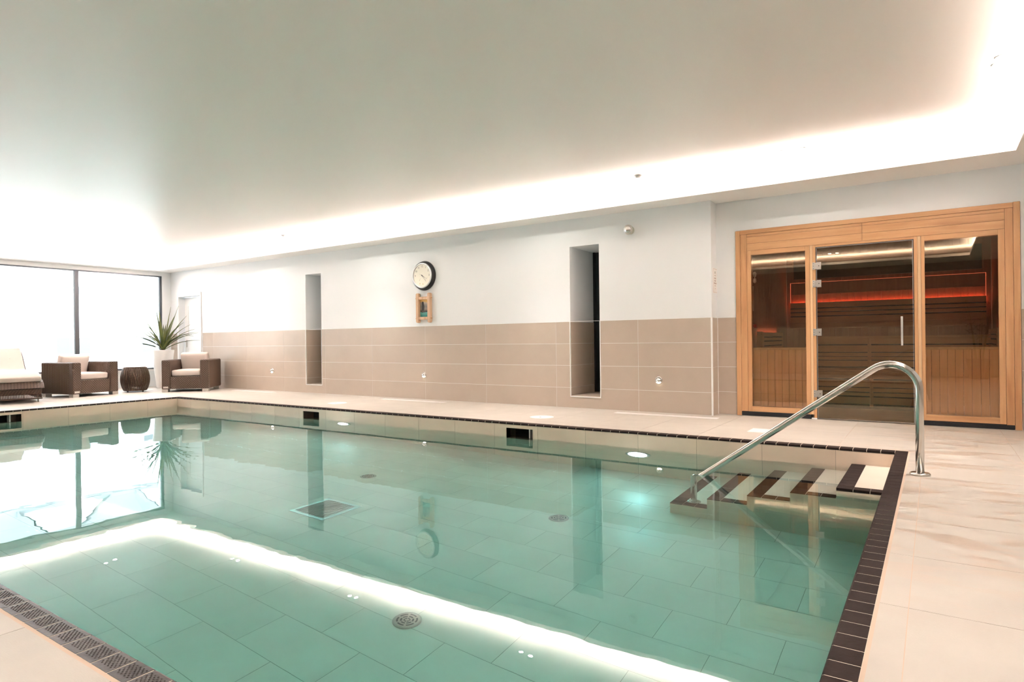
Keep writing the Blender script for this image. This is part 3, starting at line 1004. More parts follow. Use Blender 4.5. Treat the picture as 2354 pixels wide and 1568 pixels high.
def text(body, size, parent, loc, m, rot=(PI / 2, 0, 0), ext=0.0004, align='CENTER', name='numeral'):
    cu = bpy.data.curves.new(name, 'FONT')
    cu.body = body; cu.size = size; cu.extrude = ext; cu.align_x = align; cu.align_y = 'CENTER'
    cu.resolution_u = 3
    t = bpy.data.objects.new(name, cu)
    COL.objects.link(t)
    t = text_mesh(t, m); t.parent = parent; t.location = loc; t.rotation_euler = rot
    return t
for h in (12, 1, 2, 3, 9, 10, 11):
    a = PI / 2 - h * PI / 6
    text(str(h), 0.042, ck, (0.145 * math.cos(a), -0.0592, 0.145 * math.sin(a)), M['ink'])
def hand(ang, L, w0, y, nm='hand', ox_=0.0, oz_=0.0, tail=0.02):
    mb = MB()
    c, s = math.sin(ang), math.cos(ang)       # clockwise from 12
    def P(l, wd): return (ox_ + l * c + wd * s, oz_ + l * s - wd * c)
    poly = [P(-tail, -w0), P(-tail, w0), P(L, w0 * 0.35), P(L, -w0 * 0.35)]
    mb.prism(poly, 'y', y, y - 0.001)
    link(nm, mb, M['ink'], ck)
hand(math.radians(121), 0.085, 0.0045, -0.0605)
hand(math.radians(139), 0.130, 0.0032, -0.0622)
hand(math.radians(300), 0.060, 0.0012, -0.0636, tail=0.0)
link('hub', MB().lathe([(0.008, -0.060), (0.008, -0.066)], 16, 'y'), M['ink'], ck)
hand(math.radians(25), 0.022, 0.0015, -0.0596, 'gauge_hand', -0.048, -0.062)
hand(math.radians(55), 0.022, 0.0015, -0.0596, 'gauge_hand', 0.090, -0.050)
for gx, gz in ((-0.045, -0.125), (0.020, -0.135)):
    link('gauge_mark', MB().box(gx - 0.012, gx + 0.006, -0.0598, -0.0592, gz - 0.008, gz + 0.008), M['rustic'], ck)

# rustic frame with picture
pf = empty('picture_frame', (-6.715, YB, 1.458), 0, 'rustic pegged wooden frame holding a small picture, under the wall clock', 'picture frame')
def rounded_post(x, w0=0.05):
    poly = []
    H = 0.236
    for k in range(9):
        t = PI * k / 8
        poly.append((x + w0 / 2 * math.cos(t), H - w0 / 2 + w0 / 2 * math.sin(t)))
    for k in range(9):
        t = PI + PI * k / 8
        poly.append((x + w0 / 2 * math.cos(t), -H + w0 / 2 + w0 / 2 * math.sin(t)))
    return MB().prism(poly, 'y', -0.062, -0.004)
link('post', rounded_post(-0.125), M['rustic'], pf, bev=0.003)
link('post', rounded_post(0.118), M['rustic'], pf, bev=0.003)
for z in (0.155, -0.165):
    link('rail', MB().box(-0.112, 0.106, -0.052, -0.018, z - 0.022, z + 0.022), M['rustic'], pf, bev=0.003)
    for x in (-0.125, 0.118):
        s = -1 if x < 0 else 1
        link('peg', MB().tube([(x + s * 0.015, -0.035, z), (x + s * 0.05, -0.035, z)], 0.008, 8), M['woodx'], pf)
def f_pic(nt, b):
    tc = N(nt, 'ShaderNodeTexCoord'); sx = N(nt, 'ShaderNodeSeparateXYZ')
    nt.links.new(tc.outputs['Object'], sx.inputs[0])
    mr = N(nt, 'ShaderNodeMapRange'); mr.inputs['From Min'].default_value = -0.14; mr.inputs['From Max'].default_value = 0.14
    nt.links.new(sx.outputs['Z'], mr.inputs[0])
    mp = N(nt, 'ShaderNodeMapping'); mp.inputs['Scale'].default_value = (14, 1, 30)
    nt.links.new(tc.outputs['Object'], mp.inputs[0])
    ns = noise(nt, mp.outputs[0], 1.0, 4)
    ad = N(nt, 'ShaderNodeMath', operation='MULTIPLY_ADD'); ad.inputs[1].default_value = 0.25
    nt.links.new(ns, ad.inputs[0]); nt.links.new(mr.outputs[0], ad.inputs[2])
    c = ramp(nt, ad.outputs[0], [(0.14, (0.05, 0.28, 0.26)), (0.36, (0.14, 0.42, 0.38)), (0.40, (0.04, 0.04, 0.045)), (0.56, (0.30, 0.26, 0.22)),
                                 (0.72, (0.22, 0.22, 0.20)), (0.92, (0.45, 0.38, 0.30)), (1.0, (0.75, 0.48, 0.15))])
    nt.links.new(c, b.inputs['Base Color'])
M['picture'] = mat('coastal_picture', (0.2, 0.3, 0.3), 0.25, fn=f_pic)
link('picture', MB().box(-0.100, 0.093, -0.012, -0.006, -0.143, 0.133), M['picture'], pf)
mb = MB().prism([(-0.070, -0.045), (-0.018, -0.045), (-0.012, 0.02), (-0.022, 0.07), (-0.030, 0.098), (-0.050, 0.105), (-0.066, 0.085), (-0.062, 0.03)][::-1], 'y', -0.013, -0.012)
link('dark_figure', mb, M['ink'], pf)

# notice on the wall return beside the sauna
nt_ = empty('wall_notice', (XC, 7.655, 1.615), 0, 'narrow white printed notice on the wall return left of the sauna', 'notice')
link('sheet', MB().box(0, 0.003, -0.09, 0.09, -0.15, 0.15), M['paper'], nt_)
mb = MB()
for (a, b, c, d) in sub_rects(-0.082, 0.082, -0.142, 0.142, [(-0.078, 0.078, -0.139, 0.139)]):
    mb.box(0.003, 0.0036, a, b, c, d)
link('border_line', mb, M['inkred'], nt_)
link('emblem', MB().prism([(-0.006, 0.085), (0.006, 0.083), (0.012, 0.100), (0.002, 0.118), (-0.010, 0.104)], 'x', 0.003, 0.0037), M['leaf'], nt_)
for z, w0 in ((0.062, 0.030), (0.034, 0.040), (0.024, 0.034), (0.002, 0.036), (-0.006, 0.028), (-0.026, 0.056), (-0.036, 0.050), (-0.062, 0.026), (-0.095, 0.012)):
    link('print_line', MB().box(0.003, 0.0036, -w0, w0, z - 0.0035, z + 0.0035), M['inkred'], nt_)

# ------------------------------------------------------------------ sauna cabin
sa = empty('sauna_cabin', (-0.63, YS, 0), 0, 'built-in alder sauna cabin with bronze glass front and two fixed windows', 'sauna')
SO = Vector((-0.63, YS, 0))
def sl_(nm, mb, m, parent=None, bev=0.0):
    mb.v = [tuple(Vector(p) - SO) for p in mb.v]
    return link(nm, mb, M[m] if isinstance(m, str) else m, parent or sa, bev=bev)
YF = 7.705
YI = 10.3            # inner face of sauna back wall
SXL, SXR = -1.86, 0.63
# outer casing
sl_('casing', MB().box(-1.958, -1.905, YF, YS + 0.06, 0.0, 2.194), 'woodz', bev=0.002)
sl_('casing', MB().box(0.643, 0.695, YF, YS + 0.06, 0.0, 2.200), 'woodz', bev=0.002)
sl_('casing', MB().box(-1.904, 0.642, YF, YS + 0.06, 2.147, 2.196), 'woodx', bev=0.002)
Y2 = YF + 0.010
sl_('upright', MB().box(-1.903, -1.833, Y2, YS + 0.08, 0.052, 2.146), 'woodz', bev=0.0015)
sl_('upright', MB().box(0.579, 0.641, Y2, YS + 0.08, 0.045, 2.146), 'woodz', bev=0.0015)
# header boards, split over the door
for (z0, z1) in ((2.115, 2.146), (2.036, 2.113), (1.952, 2.034)):
    sl_('header_board', MB().box(-1.831, -0.634, Y2 + 0.003, YS + 0.08, z0, z1), 'woodx', bev=0.0012)
    sl_('header_board', MB().box(-0.632, 0.577, Y2 + 0.003, YS + 0.08, z0, z1), 'woodx', bev=0.0012)
# mullions either side of the door
sl_('mullion', MB().box(-1.149, -1.123, Y2 + 0.002, YS + 0.07, 0.052, 1.950), 'woodzl', bev=0.0015)
sl_('mullion', MB().box(-0.133, -0.106, Y2 + 0.002, YS + 0.07, 0.0, 1.950), 'woodzl', bev=0.0015)
sl_('door_jamb', MB().box(-1.122, -1.092, Y2 + 0.006, YS + 0.07, 0.005, 1.950), 'woodz', bev=0.001)
sl_('door_jamb', MB().box(-0.166, -0.134, Y2 + 0.006, YS + 0.07, 0.005, 1.950), 'woodz', bev=0.001)
sl_('door_head', MB().box(-1.091, -0.167, Y2 + 0.006, YS + 0.07, 1.926, 1.950), 'woodx', bev=0.001)
sl_('seal', MB().box(-1.0905, -1.086, Y2 + 0.012, YS + 0.05, 0.01, 1.925).box(-0.172, -0.1665, Y2 + 0.012, YS + 0.05, 0.01, 1.925).box(-1.09, -0.167, Y2 + 0.012, YS + 0.05, 1.9205, 1.9255), 'black')
# fixed windows
def sauna_window(x0, x1, l, r, z0=0.05):
    # outer x0..x1, glass l..r
    fr = MB()
    parts = [(x0, l, z0, 1.950, 'woodz'), (r, x1, z0, 1.950, 'woodz'), (l, r, 1.897, 1.950, 'woodx'), (l, r, z0, 0.112, 'woodx')]
    wf = None
    for k, (a, b, c, d, mm) in enumerate(parts):
        p = sl_('window_frame', MB().box(a, b, Y2 + 0.004, YS + 0.06, c, d), mm, bev=0.0015)
    sl_('window_pane', MB().box(l, r, YS - 0.003, YS + 0.001, 0.112, 1.897), 'bronze')
sauna_window(-1.831, -1.151, -1.785, -1.198)
sauna_window(-0.104, 0.577, -0.073, 0.526)
sl_('plinth', MB().box(-1.908, -1.149, YF + 0.006, YS + 0.06, 0.002, 0.050), 'plinth', bev=0.004)
sl_('plinth', MB().box(-0.100, 0.641, YF + 0.006, YS + 0.06, 0.002, 0.044), 'plinth', bev=0.004)
sl_('foot_block', MB().box(-1.148, -1.092, YF + 0.008, YS + 0.05, 0.0, 0.014), 'white')
# door
dl = sl_('door_pane', MB().box(-1.082, -0.176, YF + 0.012, YF + 0.020, 0.012, 1.917), 'bronze')
edge = MB()
for (a, b, c, d) in sub_rects(-1.083, -0.175, 0.011, 1.918, [(-1.080, -0.178, 0.014, 1.915)]):
    edge.box(a, b, YF + 0.011, YF + 0.021, c, d)
sl_('polished_edge', edge, 'silver', dl)
for z in (1.715, 1.517, 0.974, 0.286):
    h = sl_('hinge', MB().box(-1.124, -1.096, YF + 0.002, YF + 0.013, z - 0.040, z + 0.040).box(-1.082, -1.036, YF + 0.003, YF + 0.028, z - 0.040, z + 0.040).box(-1.097, -1.081, YF + 0.004, YF + 0.012, z - 0.034, z + 0.034), 'brushed', dl, bev=0.001)
    mbh = MB()
    for zz in (-0.027, 0.0, 0.027):
        mbh.lathe([(0.0035, YF + 0.0015), (0.0035, YF + 0.0008)], 8, 'y', c=(-1.113, 0, z + zz))
    mbh.lathe([(0.005, YF + 0.0025), (0.005, YF + 0.0015)], 10, 'y', c=(-1.058, 0, z))
    sl_('screw', mbh, 'black', dl)
hb = MB().box(-0.285, -0.265, YF - 0.040, YF - 0.020, 0.822, 1.125)
hb.box(-0.280, -0.270, YF - 0.021, YF + 0.012, 0.860, 0.872).box(-0.280, -0.270, YF - 0.021, YF + 0.012, 1.075, 1.087)
sl_('door_handle', hb, 'silver', dl, bev=0.001)
# inner half walls behind the windows
for x0, x1, js in ((-1.80, -1.19, [-1.80, -1.708, -1.628, -1.548, -1.470, -1.395, -1.325, -1.255, -1.19]),
                   (-0.08, 0.54, [-0.08, -0.025, 0.045, 0.112, 0.178, 0.245, 0.314, 0.385, 0.455, 0.54])):
    for a, b in zip(js, js[1:]):
        sl_('board', MB().box(a + 0.0012, b - 0.0012, 7.80, 7.815, 0.0, 0.778), 'halfwood', bev=0.0025)
    sl_('cap_rail', MB().box(x0, x1, 7.785, 7.84, 0.779, 0.803), 'woodzl', bev=0.002)
# interior shell
shell = MB()
shell.box(SXL - 0.03, SXR + 0.03, YI + 0.01, YI + 0.05, 0, 2.3)
sl_('inner_wall_backing', shell, 'reed')
sl_('inner_ceiling', MB().box(SXL - 0.03, SXR + 0.03, YS + 0.09, YI + 0.05, 2.25, 2.29), 'woodwall')
x = SXL
while x < SXR - 0.01:
    x2 = min(x + 0.083, SXR)
    sl_('wall_board', MB().box(x + 0.001, x2 - 0.001, YI, YI + 0.01, 0, 2.25), 'woodwall', bev=0.002)
    x = x2
for xx, s in ((SXL, -1), (SXR, 1)):
    sl_('side_wall_backing', MB().box(xx + s * 0.01, xx + s * 0.03, YS + 0.125, YI, 0, 2.25), 'reed')
    y = YS + 0.13
    while y < YI - 0.01:
        y2 = min(y + 0.065, YI)
        sl_('wall_board', MB().box(xx, xx + s * 0.01, y + 0.0015, y2 - 0.0015, 0, 2.25), 'woodwall', bev=0.002)
        y = y2
sl_('floor_panel', MB().box(SXL, SXR, YS + 0.025, YI, -0.03, 0.001), M['decktile'])
sl_('front_lining', MB().box(SXL, SXR, YS + 0.085, YS + 0.09, 1.96, 2.25), 'woodwall')
# upper dark panel and backlit panel on the back wall
sl_('dark_panel', MB().box(-1.757, 0.532, YI - 0.02, YI - 0.001, 1.795, 2.125), 'darkpanel')
sl_('backlit_panel', MB().box(-1.79, 0.56, YI - 0.035, YI - 0.022, 1.56, 1.735), 'woodwall')
sl_('red_light_strip', MB().box(-1.80, 0.57, YI - 0.035, YI - 0.010, 1.412, 1.418), 'e_red')
sl_('red_light_strip', MB().box(-1.80, 0.57, YI - 0.006, YI - 0.002, 1.7385, 1.7410), 'e_red2')
sl_('red_light_strip', MB().box(-1.808, -1.804, YI - 0.008, YI - 0.003, 1.44, 1.741).box(0.570, 0.5735, YI - 0.008, YI - 0.003, 1.44, 1.741), 'e_red2')
sl_('red_light_strip', MB().box(SXL + 0.006, SXL + 0.02, 8.34, 9.5, 0.968, 0.974), 'e_red')
sl_('red_light_strip', MB().box(SXR - 0.02, SXR - 0.006, 8.34, 9.5, 0.968, 0.974), 'e_red')
# backrest on the back wall
for z0, z1 in ((1.358, 1.435), (1.298, 1.340), (1.238, 1.282), (1.13, 1.220)):
    sl_('backrest_slat', MB().box(-1.80, 0.57, YI - 0.07, YI - 0.05, z0, z1), 'woodb', bev=0.003)
sl_('backrest_slat', MB().box(-1.80, 0.57, YI - 0.07, YI - 0.05, 1.05, 1.128), 'woodb', bev=0.003)
sl_('shadow_board', MB().box(-1.80, 0.57, YI - 0.050, YI - 0.046, 1.05, 1.408), 'void')  # black sheet added behind the slats: stops red light, keeps the gaps dark
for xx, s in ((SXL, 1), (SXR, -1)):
    sl_('shadow_board', MB().box(xx + s * 0.054, xx + s * 0.059, 8.33, 9.55, 0.76, 0.96), 'void')  # same added black sheet behind the side slats
    for z0, z1 in ((0.935, 0.990), (0.885, 0.920), (0.825, 0.868), (0.760, 0.808)):
        sl_('side_backrest_slat', MB().box(xx + s * 0.06, xx + s * 0.08, 8.33, 9.55, z0, z1), 'woody', bev=0.003)
    sl_('end_post', MB().prism([(8.22, 0.50), (8.32, 0.50), (8.32, 0.965), (8.29, 0.998), (8.22, 0.998)], 'x', xx + s * 0.085, xx + s * 0.02) if s > 0 else
        MB().prism([(8.22, 0.50), (8.32, 0.50), (8.32, 0.965), (8.29, 0.998), (8.22, 0.998)], 'x', xx + s * 0.02, xx + s * 0.085), 'woody', bev=0.003)

def sauna_bench(label, y0, y1, slats, plinth, top, split, SXR=SXR):
    o = empty('sauna_bench', (-0.615, y0, 0), 0, label, 'bench', 'sauna benches')
    O = Vector((-0.615, y0, 0))
    def add(nm, mb, m, bev=0.003):
        mb.v = [tuple(Vector(p) - O) for p in mb.v]
        return link(nm, mb, m, o, bev=bev)
    for z0, z1 in slats:
        add('slat', MB().box(SXL + 0.36, split - 0.003, y0, y0 + 0.02, z0, z1), M['woodb'])
        add('slat', MB().box(split + 0.003, SXR - 0.02, y0, y0 + 0.02, z0, z1), M['woodb'])
    n = 5
    for k in range(n):
        a = y0 + k * (y1 - y0) / n; b = y0 + (k + 1) * (y1 - y0) / n
        add('seat_slat', MB().box(SXL + 0.36, SXR - 0.02, a + 0.004, b - 0.004, top - 0.025, top), M['woodb'])
    if plinth:
        add('plinth', MB().box(SXL + 0.36, SXR - 0.02, y0 + 0.03, y0 + 0.05, 0.002, plinth), M['plinth'], 0)
    else:
        add('shadow_board', MB().box(SXL + 0.36, SXR - 0.02, y0 + 0.05, y0 + 0.06, 0.3, top - 0.03), M['void'], 0)  # black sheet added to stand in for the shade behind the slats
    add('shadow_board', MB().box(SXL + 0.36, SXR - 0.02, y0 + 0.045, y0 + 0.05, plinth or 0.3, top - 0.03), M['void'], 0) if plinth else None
    for xx in (SXL + 0.45, split, SXR - 0.12):
        add('support', MB().box(xx - 0.02, xx + 0.02, y0 + 0.02, y0 + 0.045, 0.03, top - 0.03), M['woodb'])
    return o
sauna_bench('lower slatted sauna bench seen through the glass door, above the black plinth', 9.05, 9.59,
            ((0.386, 0.470), (0.281, 0.367), (0.221, 0.267), (0.167, 0.208), (0.067, 0.154)), 0.062, 0.498, -0.66, SXR - 0.36)
sauna_bench('upper slatted sauna bench seen through the glass door, behind the lower bench', 9.60, 10.2,
            ((0.819, 0.900), (0.713, 0.801), (0.657, 0.700), (0.607, 0.648), (0.515, 0.594)), 0, 0.926, -0.72)
# side upper benches
for xa, xb, lb in ((SXL + 0.02, SXL + 0.35, 'slatted side bench along the left sauna wall'), (SXR - 0.36, SXR - 0.03, 'slatted side bench along the right sauna wall')):
    o = empty('sauna_bench', ((xa + xb) / 2, 8.9, 0), 0, lb, 'bench', 'sauna benches')
    for k in range(4):
        wd = (xb - xa) / 4
        link('seat_slat', MB().box(xa + k * wd + 0.004 - (xa + xb) / 2, xa + (k + 1) * wd - 0.004 - (xa + xb) / 2, -0.68, 0.64, 0.475, 0.498), M['woody'], o, bev=0.003)
    for z0, z1 in ((0.386, 0.470), (0.281, 0.367), (0.221, 0.267), (0.167, 0.208)):
        xx = (xb - xa) / 2 if xa < -1 else -(xb - xa) / 2
        link('slat', MB().box(xx - 0.02, xx, -0.68, 0.14, z0, z1), M['woody'], o, bev=0.002)
    link('leg', MB().box(-0.12, -0.08, -0.6, -0.56, 0.0, 0.475), M['woody'], o)
    link('leg', MB().box(0.08, 0.12, -0.6, -0.56, 0.0, 0.475), M['woody'], o)
# small fittings on the left inner wall
o = empty('instruction_board', (SXL, 8.02, 1.40), 0, 'pale narrow instruction board hung inside the left sauna window', 'board')
link('plate', MB().box(0.002, 0.018, -0.05, 0.07, -0.15, 0.16), M['plastic'], o, bev=0.002)
link('side_strip', MB().box(0.003, 0.016, 0.072, 0.09, -0.12, 0.0), M['woody'], o)
o = empty('sauna_sand_timer', (SXL, 8.05, 1.66), 0, 'light wooden sand timer hung above the pale board in the left sauna window', 'timer')
link('holder', MB().box(0.002, 0.012, -0.03, 0.04, -0.09, 0.09), M['woodzl'], o, bev=0.002)
link('glass_bulb', MB().lathe([(0.010, -0.07), (0.022, -0.05), (0.018, -0.015), (0.004, 0.0), (0.018, 0.015), (0.022, 0.05), (0.010, 0.07)], 16, c=(0.04, 0, 0)), M['plastic'], o)
o = empty('alarm_button', (SXL + 0.003, 8.02, 1.065), 0, 'small red alarm knob inside the left sauna window', 'button')
link('base', MB().lathe([(0.022, 0.0), (0.022, 0.02)], 20, 'x'), M['plastic'], o)
link('knob', MB().lathe([(0.014, 0.02), (0.022, 0.03), (0.022, 0.055), (0.016, 0.06)], 20, 'x'), M['red'], o)

# ------------------------------------------------------------------ wicker armchairs
def cushion(sx, sy, sz, bulge=0.25, n=8):
    """rounded pillow box, half sizes; puffed on both z faces"""
    mb = MB()
    import itertools
    pts = {}
    def vert(i, j, k):
        key = (i, j, k)
        if key not in pts:
            u, v = 2 * i / n - 1, 2 * j / n - 1
            e = (1 - abs(u) ** 4) * (1 - abs(v) ** 4)
            z = (k * 2 - 1) * sz * (1 + bulge * (e - 0.3))
            pts[key] = len(mb.v)
            mb.v.append((u * sx, v * sy, z))
        return pts[key]
    for i in range(n):
        for j in range(n):
            mb.f.append((vert(i, j, 1), vert(i + 1, j, 1), vert(i + 1, j + 1, 1), vert(i, j + 1, 1))); mb.s.append(True)
            mb.f.append((vert(i, j, 0), vert(i, j + 1, 0), vert(i + 1, j + 1, 0), vert(i + 1, j, 0))); mb.s.append(True)
    for i in range(n):
        mb.f.append((vert(i, 0, 0), vert(i + 1, 0, 0), vert(i + 1, 0, 1), vert(i, 0, 1))); mb.s.append(True)
        mb.f.append((vert(i, n, 0), vert(i, n, 1), vert(i + 1, n, 1), vert(i + 1, n, 0))); mb.s.append(True)
        mb.f.append((vert(0, i, 0), vert(0, i, 1), vert(0, i + 1, 1), vert(0, i + 1, 0))); mb.s.append(True)
        mb.f.append((vert(n, i, 0), vert(n, i + 1, 0), vert(n, i + 1, 1), vert(n, i, 1))); mb.s.append(True)
    return mb
def armchair(loc, rz, label, side_mat):
    o = empty('wicker_armchair', loc, rz, label, 'armchair', 'brown wicker armchairs with cream cushions')
    W2, D2, A = 0.425, 0.43, 0.155
    z0, z1 = 0.055, 0.622
    for s in (-1, 1):
        a, b = (-W2, -W2 + A) if s < 0 else (W2 - A, W2)
        link('armrest', MB().box(-D2, D2, a, b, z0, z1), M['weave'], o, bev=0.018, seg=3)
        # ribbed outer face
        yo = -W2 if s < 0 else W2
        mb = MB()
        for k in range(26):
            x = -D2 + 0.03 + k * 0.0285
            mb.tube([(x, yo, z0 + 0.02), (x, yo, z1 - 0.02)], 0.0085, 5, caps=False)
        link('side_strands', mb, side_mat, o)
    link('back_panel', MB().box(-D2, -D2 + 0.12, -W2 + A, W2 - A, z0, z1), M['weave'], o, bev=0.018, seg=3)
    link('front_panel', MB().box(-D2 + 0.12, D2 - 0.015, -W2 + A, W2 - A, z0 + 0.005, 0.30), M['weave'], o, bev=0.01)
    c = link('seat_cushion', cushion(0.325, W2 - A - 0.004, 0.062, 0.22), M['cushion'], o, (0.055, 0, 0.362), bev=0.028, seg=3)
    c = link('back_cushion', cushion(0.195, W2 - A - 0.012, 0.075, 0.35), M['cushion'], o, (-0.215, 0, 0.565), bev=0.03, seg=3)
    c.rotation_euler = (0, math.radians(-74), 0)
    for sx in (-1, 1):
        for sy in (-1, 1):
            link('foot', MB().box(sx * (D2 - 0.005) - (0.11 if sx > 0 else 0), sx * (D2 - 0.005) + (0.11 if sx < 0 else 0),
                                  sy * (W2 - 0.005) - (0.11 if sy > 0 else 0), sy * (W2 - 0.005) + (0.11 if sy < 0 else 0), 0, z0), M['brushed'], o, bev=0.002)
    link('foot_plate', MB().box(D2 - 0.001, D2 + 0.002, -W2 + 0.03, -W2 + 0.12, 0.075, 0.11), M['brushed'], o)
    return o
ch1 = armchair((-13.161, 5.168, 0), math.radians(12.4), 'brown wicker armchair with cream cushions in front of the window, left of the drum table', M['strand'])
ch2 = copy_tree(ch1)
ch2.location = (-12.40, 6.86, 0); ch2.rotation_euler = (0, 0, math.radians(-46))
ch2['label'] = 'brown wicker armchair with cream cushions in the corner, right of the drum table'

# drum table
tb = empty('wicker_drum_table', (-13.10, 6.10, 0), 0, 'barrel-shaped brown wicker side table between the two armchairs', 'side table')
def brad(z):     # radius at height
    t = (z - 0.03) / 0.45
    return 0.190 + 0.055 * math.sin(PI * min(max(t, 0), 1)) ** 0.8
mb = MB()
for k in range(60):
    a = 2 * PI * k / 60
    pts = []
    for i in range(9):
        z = 0.03 + 0.45 * i / 8
        r = brad(z) + (0.004 if k % 2 else -0.002)
        aa = a + 0.10 * math.sin(PI * i / 8)
        pts.append((r * math.cos(aa), r * math.sin(aa), z))
    mb.tube(pts, 0.0085, 5, caps=False)
link('strands', mb, M['strand'], tb)
link('inner_drum', MB().lathe([(0.16, 0.10), (0.205, 0.16), (0.218, 0.26), (0.200, 0.38), (0.17, 0.44)], 36), M['weave'], tb)
link('tabletop', MB().lathe([(0.190, 0.470), (0.198, 0.484), (0.190, 0.495)], 48), M['strand'], tb)
link('base_ring', MB().tube([(0.190 * math.cos(2 * PI * k / 36), 0.190 * math.sin(2 * PI * k / 36), 0.036) for k in range(36)], 0.012, 8, closed=True), M['strand'], tb)
for k in range(4):
    a = 0.35 + k * PI / 2
    link('foot', MB().lathe([(0.014, 0.0), (0.014, 0.03)], 12, c=(0.182 * math.cos(a), 0.182 * math.sin(a), 0)), M['black'], tb)

# ------------------------------------------------------------------ lounger
lg = empty('wicker_lounger', (-12.345, 3.92, 0), math.radians(-10), 'wicker sun lounger with cream mattress at the left edge, beside the pool', 'lounger')
# side profile of the mattress underside, local x from foot end (0) backwards (negative)
und = [(0.03, 0.335), (-0.06, 0.365), (-0.18, 0.40), (-0.34, 0.43), (-0.60, 0.435), (-1.00, 0.425), (-1.38, 0.41), (-1.50, 0.455), (-1.68, 0.60), (-1.85, 0.735), (-2.00, 0.825)]
def thick(prof, t):
    top = []
    for i, (x, z) in enumerate(prof):
        a = Vector(prof[max(i - 1, 0)]); b = Vector(prof[min(i + 1, len(prof) - 1)])
        d = (b - a).normalized(); nrm = Vector((d.y, -d.x))
        if nrm.y < 0: nrm = -nrm
        top.append((x + nrm.x * t, z + nrm.y * t))
    return top
top_ = thick(und, 0.085)
link('mattress', MB().prism(und + top_[::-1], 'y', -0.33, 0.33, smooth=True), M['cushion'], lg, bev=0.02, seg=3)
low = thick(und, -0.055)
sh = [(0.13, 0.215), (0.10, 0.250)] + und[0:] 
link('seat_shell', MB().prism([(0.14, 0.235)] + und + low[::-1][:-1] + [(-0.05, 0.215)], 'y', -0.36, 0.36), M['weave'], lg, bev=0.012)
link('base_skirt', MB().prism([(0.03, 0.22), (-1.55, 0.22), (-1.55, 0.125), (-0.02, 0.125)][::-1], 'y', -0.34, 0.34), M['weave'], lg, bev=0.01)
mb = MB()
for k in range(34):
    y = -0.335 + k * 0.0203
    mb.tube([(-0.022, y, 0.13), (0.012, y, 0.075)], 0.0055, 5, caps=False)
for k in range(60):
    for s in (-1, 1):
        x = -0.03 - k * 0.0255
        mb.tube([(x, s * 0.335, 0.13), (x, s * 0.335, 0.07)], 0.0055, 5, caps=False)
link('strands', mb, M['strand'], lg)
link('base_rail', MB().tube([(0.012, -0.335, 0.064), (0.012, 0.335, 0.064), (-1.55, 0.335, 0.064), (-1.55, -0.335, 0.064)], 0.014, 8, closed=True), M['strand'], lg)
for x in (-0.06, -1.48):
    for y in (-0.30, 0.30):
        link('foot', MB().lathe([(0.012, 0.0), (0.012, 0.06)], 12, c=(x, y, 0)), M['brushed'], lg)
for xx, zz in ((-1.66, 0.70), (-1.85, 0.84)):
    for y in (-0.14, 0.14):
        link('button', MB().lathe([(0.012, 0.0), (0.006, 0.005)], 12, c=(xx + 0.03, y, zz)), M['cushion'], lg)

# ------------------------------------------------------------------ yucca in tall white pot
yp = empty('potted_yucca', (-13.78, 6.99, 0), 0, 'spiky green yucca in a tall white tapered pot beside the window', 'potted plant')
link('pot', MB().lathe([(0.13, 0.0), (0.135, 0.005), (0.215, 0.80), (0.215, 0.81), (0.200, 0.81), (0.196, 0.77)], 48), M['white'], yp)
link('soil', MB().lathe([(0.192, 0.765), (0.190, 0.775)], 32), M['soil'], yp)
def leaf(az, el, L, wd, droop):
    """curved tapering folded blade"""
    mb = MB()
    n = 9
    d = Vector((math.cos(az), math.sin(az), 0))
    s = Vector((-math.sin(az), math.cos(az), 0))
    p = Vector((0, 0, 0)); e_ = el
    for i in range(n + 1):
        t = i / n
        wv = wd * (0.55 + 0.9 * t if t < 0.5 else 1.0) * (1 - max(0, (t - 0.35) / 0.65) ** 1.3)
        wv = max(wv, 0.0012)
        dr_ = d * math.cos(e_) + Vector((0, 0, 1)) * math.sin(e_)
        nn = s.cross(dr_)
        mb.v += [tuple(p - s * wv), tuple(p + nn * wv * 0.35), tuple(p + s * wv), tuple(p + nn * (wv * 0.35 + 0.003))]
        p = p + dr_ * (L / n)
        e_ -= droop / n
    for i in range(n):
        a = i * 4; b = a + 4
        mb.f += [(a, a + 1, b + 1, b), (a + 1, a + 2, b + 2, b + 1), (a, b, b + 3, a + 3), (a + 3, b + 3, b + 2, a + 2)]
        mb.s += [True] * 4
    return mb
rnd = random.Random(4)
# world azimuths: the camera sees +y to the right, so 90 deg = right, -90 = left
spec = [(95, 66, 0.80, 0.75), (85, 56, 0.82, 0.8), (100, 48, 0.80, 0.8), (70, 50, 0.86, 1.0), (80, 34, 0.80, 0.75), (92, 60, 0.72, 1.3), (-85, 62, 0.80, 0.4), (-95, 52, 0.74, 0.5),
        (-80, 42, 0.70, 0.7), (-90, 32, 0.66, 0.8), (-70, 48, 0.66, 0.9), (-88, 20, 0.72, 0.25), (-95, 76, 0.92, 0.12), (-60, 84, 0.98, 0.10), (80, 83, 0.98, 0.08),
        (88, 76, 1.04, 0.12), (10, 76, 0.80, 0.4), (-20, 68, 0.74, 0.7), (0, 56, 0.66, 1.2), (35, 55, 0.70, 1.1), (-40, 58, 0.66, 1.1), (150, 66, 0.75, 0.6),
        (200, 62, 0.7, 0.7), (75, 68, 0.92, 0.4), (60, 62, 0.85, 0.7), (-55, 70, 0.78, 0.6), (180, 84, 0.9, 0.1), (-80, 70, 0.86, 0.3)]
